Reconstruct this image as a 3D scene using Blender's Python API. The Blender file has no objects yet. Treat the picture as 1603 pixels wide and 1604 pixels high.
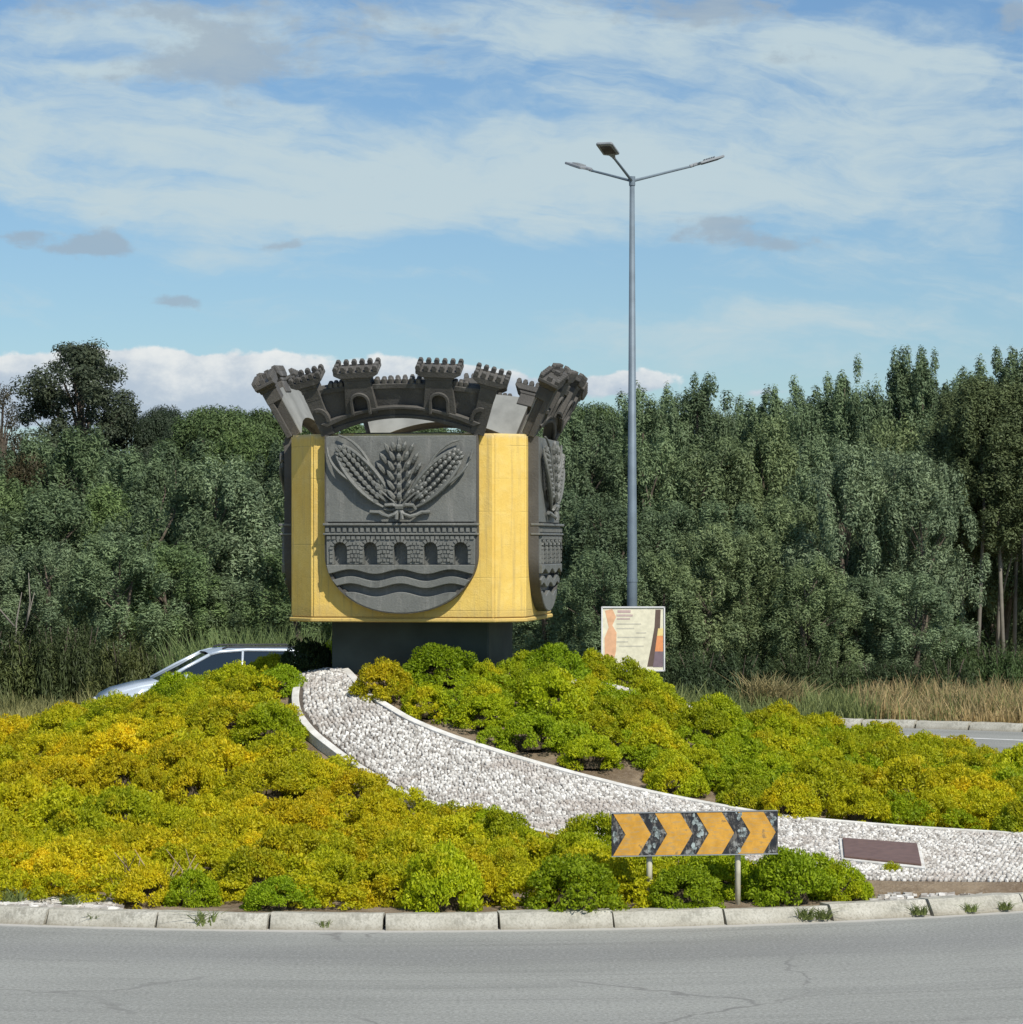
import bpy, bmesh, math, random
import numpy as np
from mathutils import Vector, Matrix
R = math.radians
random.seed(7)
rng = np.random.default_rng(7)
SC = bpy.context.scene
COL = SC.collection

# ------------------------------------------------------------------ camera
F, H, PX0, PY0 = 4800.0, 3.35, 801.5, 848.0      # focal length in photo pixels, eye height, principal column, horizon row
cam = bpy.data.cameras.new('camera')
cam.sensor_fit = 'HORIZONTAL'; cam.sensor_width = 36
cam.lens = 36 * F / 1603
cam.shift_y = (PY0 - 802) / 1603
cam.clip_end = 3000; cam.clip_start = .5
co = bpy.data.objects.new('camera', cam); COL.objects.link(co)
co.location = (0, 0, H); co.rotation_euler = (R(90), 0, 0)
SC.camera = co

# ------------------------------------------------------------------ light
TO_SUN = Vector((.70, -1.08, 1.34)).normalized()
SUN_EL = math.asin(TO_SUN.z)
sun = bpy.data.lights.new('sun', 'SUN'); sun.energy = 4.6; sun.angle = R(.53); sun.color = (1, .95, .87)
so = bpy.data.objects.new('sun', sun); COL.objects.link(so)
so.rotation_euler = TO_SUN.to_track_quat('Z', 'Y').to_euler()
SC.view_settings.view_transform = 'Standard'
SC.view_settings.look = 'None'
SC.view_settings.gamma = 1
SC.view_settings.use_curve_mapping = False
SC.view_settings.exposure = 0.0
SC.render.engine = 'CYCLES'
SC.cycles.max_bounces = 6
SC.cycles.transparent_max_bounces = 6

class NG:
    """small helper for node trees"""
    def __init__(s, tree): s.t = tree; s.n = tree.nodes; s.l = tree.links
    def new(s, typ, **kw):
        n = s.n.new(typ)
        for k, v in kw.items(): setattr(n, k, v)
        return n
    def put(s, sock, v):
        if hasattr(v, 'node'): s.l.new(v, sock)
        else: sock.default_value = v
    def m(s, op, a, b=None, c=None, clamp=False):
        n = s.new('ShaderNodeMath', operation=op, use_clamp=clamp)
        s.put(n.inputs[0], a)
        if b is not None: s.put(n.inputs[1], b)
        if c is not None: s.put(n.inputs[2], c)
        return n.outputs[0]
    def vm(s, op, a, b=None):
        n = s.new('ShaderNodeVectorMath', operation=op)
        s.put(n.inputs[0], a)
        if b is not None: s.put(n.inputs[1], b)
        return n.outputs['Value'] if op in ('DOT_PRODUCT', 'LENGTH', 'DISTANCE') else n.outputs[0]
    def noise(s, vec, scale, detail=4, rough=.55, dist=0, out='Fac', dim='3D'):
        n = s.new('ShaderNodeTexNoise', noise_dimensions=dim)
        if vec is not None: s.l.new(vec, n.inputs['Vector'])
        n.inputs['Scale'].default_value = scale; n.inputs['Detail'].default_value = detail
        n.inputs['Roughness'].default_value = rough; n.inputs['Distortion'].default_value = dist
        return n.outputs[out]
    def ramp(s, fac, lo, hi, smooth=True):
        n = s.new('ShaderNodeMapRange'); n.interpolation_type = 'SMOOTHSTEP' if smooth else 'LINEAR'
        s.put(n.inputs[0], fac); n.inputs[1].default_value = lo; n.inputs[2].default_value = hi
        n.inputs[3].default_value = 0; n.inputs[4].default_value = 1
        return n.outputs[0]
    def mix(s, fac, a, b, mode='MIX'):
        n = s.new('ShaderNodeMix', data_type='RGBA', blend_type=mode)
        s.put(n.inputs[0], fac)
        for sock, v in ((n.inputs[6], a), (n.inputs[7], b)):
            if hasattr(v, 'node'): s.l.new(v, sock)
            else: sock.default_value = (*v, 1) if len(v) == 3 else v
        return n.outputs[2]

# ------------------------------------------------------------------ sky with clouds laid out by direction
world = bpy.data.worlds.new('World'); SC.world = world; world.use_nodes = True
world.node_tree.nodes.clear()
g = NG(world.node_tree)
sky = g.new('ShaderNodeTexSky', sky_type='NISHITA', sun_disc=False)
sky.sun_elevation = SUN_EL; sky.sun_rotation = math.atan2(TO_SUN.x, TO_SUN.y)
sky.air_density = 1.0; sky.dust_density = .2; sky.ozone_density = 2.6; sky.altitude = 100
tc = g.new('ShaderNodeTexCoord')
sep = g.new('ShaderNodeSeparateXYZ'); g.l.new(tc.outputs['Generated'], sep.inputs[0])
az = g.m('ARCTAN2', sep.outputs[0], sep.outputs[1])
el = g.m('ARCSINE', sep.outputs[2])
cmb = g.new('ShaderNodeCombineXYZ'); g.l.new(az, cmb.inputs[0]); g.l.new(el, cmb.inputs[1])
AE = cmb.outputs[0]                                   # azimuth, elevation in radians
wsc = g.vm('MULTIPLY', AE, (11, 26, 1))
warp = g.noise(wsc, 1.0, 5, .6, out='Color')
warp = g.vm('SUBTRACT', warp, (.5, .5, .5))
AEw = g.vm('ADD', AE, g.vm('MULTIPLY', warp, (.05, .022, 0)))
def ang(px, py): return (math.atan((px - PX0) / F), math.atan((PY0 - py) / F), 0)
def blobs(items, vec):
    acc = None
    for px, py, rx, ry, w in items:
        a = ang(px, py)
        d = g.vm('SUBTRACT', vec, a)
        d = g.vm('MULTIPLY', d, (F / rx, F / ry, 0))
        q = g.m('MULTIPLY', g.vm('DOT_PRODUCT', d, d), -1.0)
        e = g.m('EXPONENT', q)
        acc = g.m('MULTIPLY', e, w) if acc is None else g.m('MULTIPLY_ADD', e, w, acc)
    return acc
slant = g.new('ShaderNodeVectorRotate', rotation_type='Z_AXIS'); g.l.new(AEw, slant.inputs['Vector']); slant.inputs['Angle'].default_value = R(9)
streak = g.noise(g.vm('MULTIPLY', slant.outputs[0], (9, 66, 1)), 1.0, 8, .64, .8)
fine = g.noise(g.vm('MULTIPLY', AEw, (34, 80, 1)), 1.0, 6, .6, .3)
broad = g.noise(g.vm('MULTIPLY', AE, (1.6, 7, 1)), 1.0, 4, .55)
# thin high veil: where it is thick in view, and a generic noise field elsewhere
thin = blobs([(60, 200, 330, 75, .95), (420, 225, 420, 60, .8), (600, 300, 330, 60, .95), (560, 345, 300, 40, .6), (150, 310, 330, 38, .65),
              (330, 392, 130, 36, .55), (1400, 200, 420, 75, .85), (1150, 290, 300, 55, .7), (1500, 300, 250, 60, .6),
              (900, 240, 300, 50, .8), (1100, 60, 420, 70, .75), (1450, 90, 300, 80, .6), (800, 50, 260, 70, .7),
              (1180, 500, 260, 30, .75), (1050, 550, 260, 38, .55), (1500, 450, 260, 60, .4), (640, 440, 130, 12, .45), (960, 360, 200, 30, .45),
              (250, 60, 260, 70, 1.0), (130, 105, 120, 14, .5), (1500, 560, 250, 40, .4), (1430, 380, 240, 40, .35)], AEw)
away = g.m('MULTIPLY', g.ramp(g.m('ABSOLUTE', az), .19, .42), g.ramp(broad, .42, .62))
high = g.m('MULTIPLY', g.ramp(el, .19, .34), g.ramp(broad, .42, .62))
away = g.m('MULTIPLY', g.m('MAXIMUM', away, high), .8)
veil = g.m('ADD', thin, away)
veil = g.m('ADD', veil, g.m('MULTIPLY', g.m('SUBTRACT', streak, .5), 2.2))
veil = g.m('ADD', veil, g.m('MULTIPLY', g.m('SUBTRACT', fine, .5), 1.9))
veil = g.m('MULTIPLY', g.ramp(veil, .06, 1.45), .90)
# dense low cumulus bank
cum = blobs([(180, 578, 120, 30, .9), (50, 592, 80, 32, .75), (405, 578, 90, 32, .95), (330, 606, 130, 30, .8), (600, 585, 90, 26, 1.0), (700, 592, 80, 24, 1.0),
             (800, 600, 90, 24, .95), (985, 600, 70, 22, 1.0), (1180, 612, 60, 14, .5), (150, 640, 500, 40, .9)], AEw)
puff = g.noise(g.vm('MULTIPLY', AE, (60, 85, 1)), 1.0, 6, .6)
cum = g.ramp(g.m('ADD', cum, g.m('MULTIPLY', g.m('SUBTRACT', puff, .5), 1.3)), .36, .62)
lowaz = g.m('MULTIPLY', g.ramp(g.m('ABSOLUTE', az), .19, .3), g.ramp(g.m('ADD', el, g.m('MULTIPLY', puff, -.05)), .045, .02))
cum = g.m('MAXIMUM', cum, g.m('MULTIPLY', lowaz, .8))
# grey patches
gry = blobs([(400, 85, 150, 55, .85), (280, 95, 150, 42, .6), (150, 10, 280, 34, .7), (1100, 12, 220, 34, 1.0), (560, 25, 80, 40, .5),
             (690, 90, 70, 60, .4), (1600, 45, 80, 26, .9), (1240, 95, 70, 20, .5),
             (180, 384, 62, 22, 1.3), (30, 374, 50, 16, 1.1), (100, 396, 90, 12, .7), (290, 462, 45, 13, 1.0), (1130, 350, 60, 22, 1.2),
             (1205, 382, 90, 14, 1.0), (455, 378, 38, 12, .8), (1060, 365, 30, 14, .5)], AEw)
gry = g.m('MULTIPLY', g.ramp(g.m('ADD', gry, g.m('ADD', g.m('MULTIPLY', g.m('SUBTRACT', fine, .5), 1.6), g.m('MULTIPLY', g.m('SUBTRACT', g.noise(g.vm('MULTIPLY', AE, (95, 150, 1)), 1.0, 6, .65), .5), 1.5))), .36, 1.0), .72)
STR = .115
skycol = g.mix(1.0, sky.outputs[0], (.585, .71, .825), 'MULTIPLY')
def k(c): return tuple(x / STR for x in c)
c1 = g.mix(veil, skycol, k((.545, .66, .70)))
c2 = g.mix(gry, c1, k((.34, .425, .51)))
shade = g.ramp(g.m('ADD', g.m('MULTIPLY', puff, .05), el), .068, .092)
cumc = g.mix(shade, k((.47, .56, .66)), k((.80, .83, .83)))
c3 = g.mix(cum, c2, cumc)
bg = g.new('ShaderNodeBackground'); g.l.new(c3, bg.inputs[0]); bg.inputs[1].default_value = STR
wo = g.new('ShaderNodeOutputWorld'); g.l.new(bg.outputs[0], wo.inputs[0])

# ------------------------------------------------------------------ materials
def mat(name, build):
    m = bpy.data.materials.new(name); m.use_nodes = True
    g = NG(m.node_tree)
    b = m.node_tree.nodes['Principled BSDF']
    b.inputs['Specular IOR Level'].default_value = .3
    b.inputs['Roughness'].default_value = .8
    build(g, b)
    return m
def bump(g, b, h, strength=.5, dist=.02):
    n = g.new('ShaderNodeBump'); n.inputs['Strength'].default_value = strength; n.inputs['Distance'].default_value = dist
    g.l.new(h, n.inputs['Height']); g.l.new(n.outputs[0], b.inputs['Normal'])
def objc(g):
    return g.new('ShaderNodeTexCoord').outputs['Object']
def plain(name, col, rough=.7, metal=0, var=.25, scale=6, spec=.3):
    def f(g, b):
        n = g.noise(objc(g), scale, 5)
        c = g.mix(g.ramp(n, .3, .7), tuple(x * (1 - var) for x in col), tuple(min(1, x * (1 + var)) for x in col))
        g.l.new(c, b.inputs['Base Color']); b.inputs['Roughness'].default_value = rough; b.inputs['Metallic'].default_value = metal
        b.inputs['Specular IOR Level'].default_value = spec
    return mat(name, f)

def leafmat(name, dark, light, trans=.35, patch=3.0, blend=.55, gild=None):
    """colour of a leaf: the object's colour, varied leaf by leaf and patch by patch"""
    m = bpy.data.materials.new(name); m.use_nodes = True
    g = NG(m.node_tree); g.n.clear()
    oi = g.new('ShaderNodeObjectInfo')
    geo = g.new('ShaderNodeNewGeometry')
    n = g.noise(objc(g), patch, 4)
    isl = geo.outputs['Random Per Island']
    f = g.m('ADD', g.m('MULTIPLY', isl, blend), g.m('MULTIPLY', g.ramp(n, .35, .65), 1 - blend))
    tone = g.mix(f, dark, light)
    c = g.mix(1.0, oi.outputs['Color'], tone, 'MULTIPLY')
    if gild:
        wn = g.noise(geo.outputs['Position'], 1.9, 5, .65)
        gf = g.m('MULTIPLY', g.ramp(wn, .49, .66), .62)
        lum = g.new('ShaderNodeSeparateColor'); g.l.new(oi.outputs['Color'], lum.inputs[0])
        gf = g.m('MULTIPLY', gf, g.ramp(lum.outputs[0], .30, .50))          # only shrubs already turning, not the deep green ones
        c = g.mix(gf, c, g.mix(1.0, gild, tone, 'MULTIPLY'))
    r = g.new('ShaderNodeMapRange'); g.l.new(oi.outputs['Random'], r.inputs[0]); r.inputs[3].default_value = .8; r.inputs[4].default_value = 1.15
    sc = g.new('ShaderNodeVectorMath', operation='SCALE'); g.l.new(c, sc.inputs[0]); g.l.new(r.outputs[0], sc.inputs[3])
    d = g.new('ShaderNodeBsdfPrincipled'); g.l.new(sc.outputs[0], d.inputs['Base Color']); d.inputs['Roughness'].default_value = .55
    d.inputs['Specular IOR Level'].default_value = .25
    t = g.new('ShaderNodeBsdfTranslucent'); g.l.new(sc.outputs[0], t.inputs[0])
    mx = g.new('ShaderNodeMixShader'); mx.inputs[0].default_value = trans
    g.l.new(d.outputs[0], mx.inputs[1]); g.l.new(t.outputs[0], mx.inputs[2])
    o = g.new('ShaderNodeOutputMaterial'); g.l.new(mx.outputs[0], o.inputs[0])
    return m

M = {}
M['bush'] = leafmat('bush_leaf', (.60, .70, .6), (1.35, 1.28, 1.2), .42, 2.5, gild=(.76, .57, .016))
M['leaf'] = leafmat('tree_leaf', (.48, .52, .5), (1.42, 1.34, 1.22), .3, .9)
M['grass'] = leafmat('grass_blade', (.6, .65, .6), (1.4, 1.3, 1.2), .35, .5)
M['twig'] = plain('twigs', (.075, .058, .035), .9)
M['bark'] = plain('bark', (.13, .105, .08), .9)
M['palebark'] = plain('pale_bark', (.22, .20, .165), .85, scale=3)

def f(g, b):
    o = objc(g)
    n1 = g.noise(o, 1.2, 5); n2 = g.noise(o, 40, 6, .7); n3 = g.noise(g.vm('MULTIPLY', o, (5, 5, .6)), 2.4, 6, .65); n8 = g.noise(o, 6, 6, .7)
    v = g.new('ShaderNodeTexVoronoi'); g.l.new(o, v.inputs['Vector']); v.inputs['Scale'].default_value = 25
    c = g.mix(g.ramp(n1, .35, .65), (.145, .150, .136), (.185, .188, .170))
    c = g.mix(g.m('MULTIPLY', g.ramp(n3, .50, .70), .5), c, (.27, .265, .24))
    c = g.mix(g.m('MULTIPLY', g.ramp(n8, .54, .68), .5), c, (.09, .088, .078))
    c = g.mix(g.m('MULTIPLY', g.ramp(n2, .5, .7), .35), c, (.09, .09, .085))
    g.l.new(c, b.inputs['Base Color']); b.inputs['Roughness'].default_value = .48; b.inputs['Specular IOR Level'].default_value = .5
    bump(g, b, n2, .5, .012)
M['crest'] = mat('crest_grey_paint', f)
def f(g, b):
    o = objc(g)
    n1 = g.noise(o, 2.2, 5); n2 = g.noise(o, 34, 6, .7); n3 = g.noise(g.vm('MULTIPLY', o, (3, 3, .8)), 2, 6, .6)
    c = g.mix(g.ramp(n1, .35, .65), (.080, .076, .068), (.110, .104, .093))
    c = g.mix(g.m('MULTIPLY', g.ramp(n3, .56, .72), .5), c, (.22, .21, .19))
    g.l.new(c, b.inputs['Base Color']); b.inputs['Roughness'].default_value = .7
    bump(g, b, n2, .6, .014)
M['crown'] = mat('crown_weathered_grey', f)
M['crown_back'] = plain('sunlit_crown_grey', (.27, .275, .255), .85, var=.18, scale=3)  # crown grey made lighter: sunlight on the upward inner faces, painted in
def f(g, b):
    o = objc(g)
    n1 = g.noise(o, 1.6, 5); n2 = g.noise(o, 55, 6, .7); n3 = g.noise(g.vm('MULTIPLY', o, (7, 7, .7)), 2.2, 6, .6)
    s0 = g.new('ShaderNodeSeparateXYZ'); g.l.new(o, s0.inputs[0])
    n4 = g.noise(o, 9, 6, .65); n5 = g.noise(g.vm('MULTIPLY', o, (16, 16, .5)), 1.3, 6, .65)
    c = g.mix(g.ramp(n1, .3, .7), (.77, .515, .115), (.84, .60, .16))
    c = g.mix(g.m('MULTIPLY', g.ramp(n4, .45, .7), .35), c, (.84, .64, .24))
    c = g.mix(g.m('MULTIPLY', g.ramp(n3, .52, .72), .35), c, (.58, .40, .13))
    c = g.mix(g.m('MULTIPLY', g.ramp(n5, .52, .68), .5), c, (.46, .34, .14))
    foot = g.m('SUBTRACT', 1, g.ramp(g.m('ADD', s0.outputs[2], g.m('MULTIPLY', n4, -.25)), -.08, .12)); c = g.mix(g.m('MULTIPLY', foot, .45), c, (.42, .31, .13))
    s = g.new('ShaderNodeSeparateXYZ'); g.l.new(o, s.inputs[0])
    top = g.ramp(g.m('ADD', s.outputs[2], g.m('MULTIPLY', n3, .16)), 2.29, 2.36)       # pale band of bare render along the top
    c = g.mix(g.m('MULTIPLY', top, .6), c, (.70, .60, .36))
    fr = g.m('FRACT', g.m('MULTIPLY', g.m('ADD', s.outputs[2], .06), 2.5))             # faint block joints under the paint
    j = g.m('SUBTRACT', 1.0, g.ramp(g.m('ABSOLUTE', g.m('SUBTRACT', fr, .5)), .0, .022))
    j = g.m('MULTIPLY', j, g.ramp(n1, .42, .6))
    c = g.mix(g.m('MULTIPLY', j, .38), c, (.36, .26, .09))
    g.l.new(c, b.inputs['Base Color']); b.inputs['Roughness'].default_value = .7
    bump(g, b, g.m('SUBTRACT', g.m('ADD', n2, g.m('MULTIPLY', n4, 1.4)), g.m('MULTIPLY', j, .5)), .4, .016)
M['yellow'] = mat('yellow_masonry_paint', f)
M['plinth'] = plain('plinth_dark_green', (.05, .066, .06), .75, var=.2, scale=2)
def f(g, b):
    o = objc(g)
    n = g.noise(o, 16, 6, .7); n2 = g.noise(g.vm('MULTIPLY', o, (3, 1, 1)), 9, 6, .7)
    c = g.mix(g.ramp(n, .4, .6), (.022, .024, .03), (.05, .048, .045))
    c = g.mix(g.m('MULTIPLY', g.ramp(n2, .50, .60), .85), c, (.17, .16, .14))
    c = g.mix(g.m('MULTIPLY', g.ramp(n, .55, .62), .8), c, (.33, .34, .32))
    g.l.new(c, b.inputs['Base Color']); b.inputs['Roughness'].default_value = .5
M['board_black'] = mat('board_black', f)
def f(g, b):
    o = objc(g)
    n = g.noise(o, 9, 6, .65); n2 = g.noise(g.vm('MULTIPLY', o, (1, 1, 5)), 14, 5, .6)
    c = g.mix(g.ramp(n, .35, .65), (.55, .28, .04), (.72, .38, .06))
    c = g.mix(g.m('MULTIPLY', g.ramp(n2, .48, .66), .6), c, (.40, .31, .17))
    c = g.mix(g.m('MULTIPLY', g.ramp(n, .60, .68), .7), c, (.14, .12, .09))
    g.l.new(c, b.inputs['Base Color']); b.inputs['Roughness'].default_value = .45
M['chevron'] = mat('chevron_amber', f)
M['peel'] = plain('peeled_film', (.24, .28, .27), .6, scale=30, var=.8)
M['post'] = plain('post_cream', (.50, .47, .36), .6, scale=9)
M['galv'] = plain('galvanised_steel', (.17, .215, .25), .55, .2, var=.12, scale=3)
M['lampgrey'] = plain('lamp_grey', (.32, .34, .35), .45, .2, var=.1)
M['lens'] = plain('lamp_lens_dark', (.09, .075, .075), .4)
M['white'] = plain('white_metal', (.74, .74, .72), .5, var=.05)
M['plaque'] = plain('plaque_maroon', (.17, .105, .085), .55, var=.15, scale=12)
def f(g, b):
    o = objc(g)
    n = g.noise(o, 4, 6, .65); n2 = g.noise(o, 28, 5, .7)
    c = g.mix(g.ramp(n, .35, .65), (.60, .58, .52), (.78, .765, .71))
    c = g.mix(g.m('MULTIPLY', g.ramp(n2, .54, .70), .4), c, (.36, .34, .29))
    g.l.new(c, b.inputs['Base Color']); b.inputs['Roughness'].default_value = .9
    bump(g, b, n2, .5, .015)
M['rim'] = mat('white_rim', f)
M['silver'] = plain('silver_paint', (.62, .69, .75), .28, .35, var=.03, spec=.6)
M['glass'] = plain('car_glass', (.012, .02, .026), .04, var=.05, spec=.8)
M['rubber'] = plain('rubber', (.02, .02, .02), .8)
M['trim'] = plain('black_trim', (.025, .025, .027), .5)
M['red'] = plain('tail_red', (.35, .02, .02), .3)
def f(g, b):
    o = objc(g)
    oi = g.new('ShaderNodeObjectInfo'); geo = g.new('ShaderNodeNewGeometry')
    n = g.noise(o, 30, 5, .65)
    r = g.m('FRACT', g.m('ADD', geo.outputs['Random Per Island'], oi.outputs['Random']))
    c = g.mix(r, (.31, .285, .25), (.84, .82, .76))
    big = g.noise(geo.outputs['Position'], 1.4, 5, .6)
    c = g.mix(g.m('MULTIPLY', g.ramp(big, .48, .66), .5), c, (.36, .30, .25))
    c = g.mix(g.m('MULTIPLY', g.ramp(n, .5, .75), .4), c, (.27, .24, .21))
    g.l.new(c, b.inputs['Base Color']); b.inputs['Roughness'].default_value = .85
M['stone'] = mat('white_stone', f)
def f(g, b):
    o = objc(g)
    n = g.noise(o, 2.2, 6, .6); n2 = g.noise(o, 30, 5, .7)
    c = g.mix(g.ramp(n, .35, .65), (.16, .115, .072), (.31, .24, .16))
    c = g.mix(g.m('MULTIPLY', g.ramp(n2, .5, .72), .5), c, (.40, .34, .26))
    g.l.new(c, b.inputs['Base Color']); b.inputs['Roughness'].default_value = .95
    bump(g, b, n2, .8, .03)
M['soil'] = mat('dry_soil', f)
M['mortar'] = plain('path_mortar', (.12, .10, .08), .95, var=.3, scale=8)
def f(g, b):
    o = objc(g)
    n = g.noise(o, 3, 6, .6); n2 = g.noise(o, 45, 6, .75)
    oi = g.new('ShaderNodeObjectInfo')
    c = g.mix(g.ramp(n, .3, .7), (.42, .40, .33), (.60, .58, .50))
    c = g.mix(g.m('MULTIPLY', g.ramp(n2, .46, .64), .6), c, (.24, .225, .18))
    n6 = g.noise(o, 7, 6, .7); c = g.mix(g.m('MULTIPLY', g.ramp(n6, .48, .62), .6), c, (.20, .19, .15))
    c = g.mix(g.m('MULTIPLY', oi.outputs['Random'], .3), c, (.36, .35, .29))
    s = g.new('ShaderNodeSeparateXYZ'); g.l.new(o, s.inputs[0])
    dirt = g.m('MULTIPLY', g.m('SUBTRACT', 1, g.ramp(g.m('ADD', s.outputs[2], g.m('MULTIPLY', n2, -.04)), -.03, .05)), .55)
    c = g.mix(dirt, c, (.20, .17, .12))
    g.l.new(c, b.inputs['Base Color']); b.inputs['Roughness'].default_value = .9
    bump(g, b, n2, .6, .012)
M['kerb'] = mat('kerb_concrete', f)

CX, CY, RI = -1.10, 38.57, 12.2                     # centre of the roundabout and the foot of its kerb
def f(g, b):
    o = objc(g)                                       # asphalt mesh is built in world coordinates
    d = g.vm('SUBTRACT', o, (CX, CY, 0))
    r = g.vm('LENGTH', g.vm('MULTIPLY', d, (1, 1, 0)))
    sp = g.new('ShaderNodeSeparateXYZ'); g.l.new(d, sp.inputs[0])
    th = g.m('ARCTAN2', sp.outputs[0], g.m('MULTIPLY', sp.outputs[1], -1))
    pc = g.new('ShaderNodeCombineXYZ'); g.l.new(r, pc.inputs[0]); g.l.new(g.m('MULTIPLY', th, 1.2), pc.inputs[1])
    n7 = g.noise(o, 32, 6, .8); tr = g.noise(pc.outputs[0], 1.5, 6, .7)          # long marks left along the driving line
    tr2 = g.noise(g.vm('MULTIPLY', pc.outputs[0], (7, 2.2, 1)), 1.0, 4, .6)
    n1 = g.noise(o, .35, 5); n2 = g.noise(o, 90, 4, .8); n3 = g.noise(o, 14, 5, .7)
    c = g.mix(g.ramp(n1, .35, .65), (.262, .266, .238), (.318, .322, .29))
    c = g.mix(g.m('MULTIPLY', g.ramp(tr, .38, .62), .6), c, (.37, .374, .335))
    c = g.mix(g.m('MULTIPLY', g.ramp(tr2, .52, .70), .42), c, (.185, .183, .165))
    band = g.m('MULTIPLY', g.ramp(r, 12.9, 13.6), g.m('SUBTRACT', 1, g.ramp(r, 13.9, 14.6)))
    c = g.mix(g.m('MULTIPLY', band, .40), c, (.17, .17, .168))
    c = g.mix(g.m('MULTIPLY', g.ramp(n2, .45, .72), .45), c, (.12, .12, .115))
    c = g.mix(g.m('MULTIPLY', g.ramp(n7, .48, .60), .45), c, (.14, .14, .128))
    c = g.mix(g.m('MULTIPLY', g.ramp(n7, .50, .40), .40), c, (.46, .46, .43))
    c = g.mix(g.m('MULTIPLY', g.ramp(n3, .55, .75), .25), c, (.33, .33, .32))
    # cracks
    wv = g.vm('ADD', g.vm('MULTIPLY', o, (.32, .16, 1)), g.vm('MULTIPLY', g.noise(o, 1.1, 5, .6, out='Color'), (.22, .22, 0)))
    vo = g.new('ShaderNodeTexVoronoi', feature='DISTANCE_TO_EDGE'); g.l.new(wv, vo.inputs['Vector']); vo.inputs['Scale'].default_value = 1
    cr = g.m('MULTIPLY', g.m('SUBTRACT', 1, g.ramp(vo.outputs['Distance'], .0, .007)), g.ramp(n1, .44, .56))
    c = g.mix(g.m('MULTIPLY', cr, .62), c, (.15, .145, .135))
    # pale dust washed against the island kerb
    e = g.m('ADD', r, g.m('MULTIPLY', g.noise(o, 5, 4), -.12))
    dust = g.m('SUBTRACT', 1, g.ramp(e, RI + .02, RI + .13))
    c = g.mix(g.m('MULTIPLY', dust, .8), c, (.52, .50, .45))
    g.l.new(c, b.inputs['Base Color']); b.inputs['Roughness'].default_value = .85
    bump(g, b, n2, .5, .006)
M['asphalt'] = mat('worn_asphalt', f)
def f(g, b):
    o = objc(g)
    n = g.noise(o, .35, 6, .6); n2 = g.noise(o, 8, 6, .7)
    c = g.mix(g.ramp(n, .35, .65), (.10, .095, .045), (.27, .21, .105))
    c = g.mix(g.m('MULTIPLY', g.ramp(n2, .45, .7), .5), c, (.12, .10, .05))
    g.l.new(c, b.inputs['Base Color']); b.inputs['Roughness'].default_value = .95
    bump(g, b, n2, .8, .08)
M['ground'] = mat('dry_verge_ground', f)
M['paint'] = plain('road_paint', (.66, .66, .62), .8, var=.15, scale=3)

# ------------------------------------------------------------------ object helpers
def props(o, label=None, cat=None, group=None, kind=None):
    if label: o['label'] = label
    if cat: o['category'] = cat
    if group: o['group'] = group
    if kind: o['kind'] = kind
    return o
def link(name, data, m=None, parent=None, smooth=False):
    o = bpy.data.objects.new(name, data); COL.objects.link(o)
    if m is not None and not data.materials: data.materials.append(M[m])
    if parent: o.parent = parent
    if smooth: data.polygons.foreach_set('use_smooth', [True] * len(data.polygons))
    return o
def empty(name, loc=(0, 0, 0), rz=0, label=None, cat=None, group=None):
    o = bpy.data.objects.new(name, None); COL.objects.link(o)
    o.location = loc; o.rotation_euler = (0, 0, rz); o.empty_display_size = .2
    return props(o, label, cat, group)
def copy_tree(o, parent=None):
    c = o.copy(); COL.objects.link(c); c.parent = parent
    for ch in list(o.children): copy_tree(ch, c)
    return c
def mesh(name, verts, faces):
    me = bpy.data.meshes.new(name); me.from_pydata([tuple(v) for v in verts], [], faces); me.update(); return me
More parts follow.
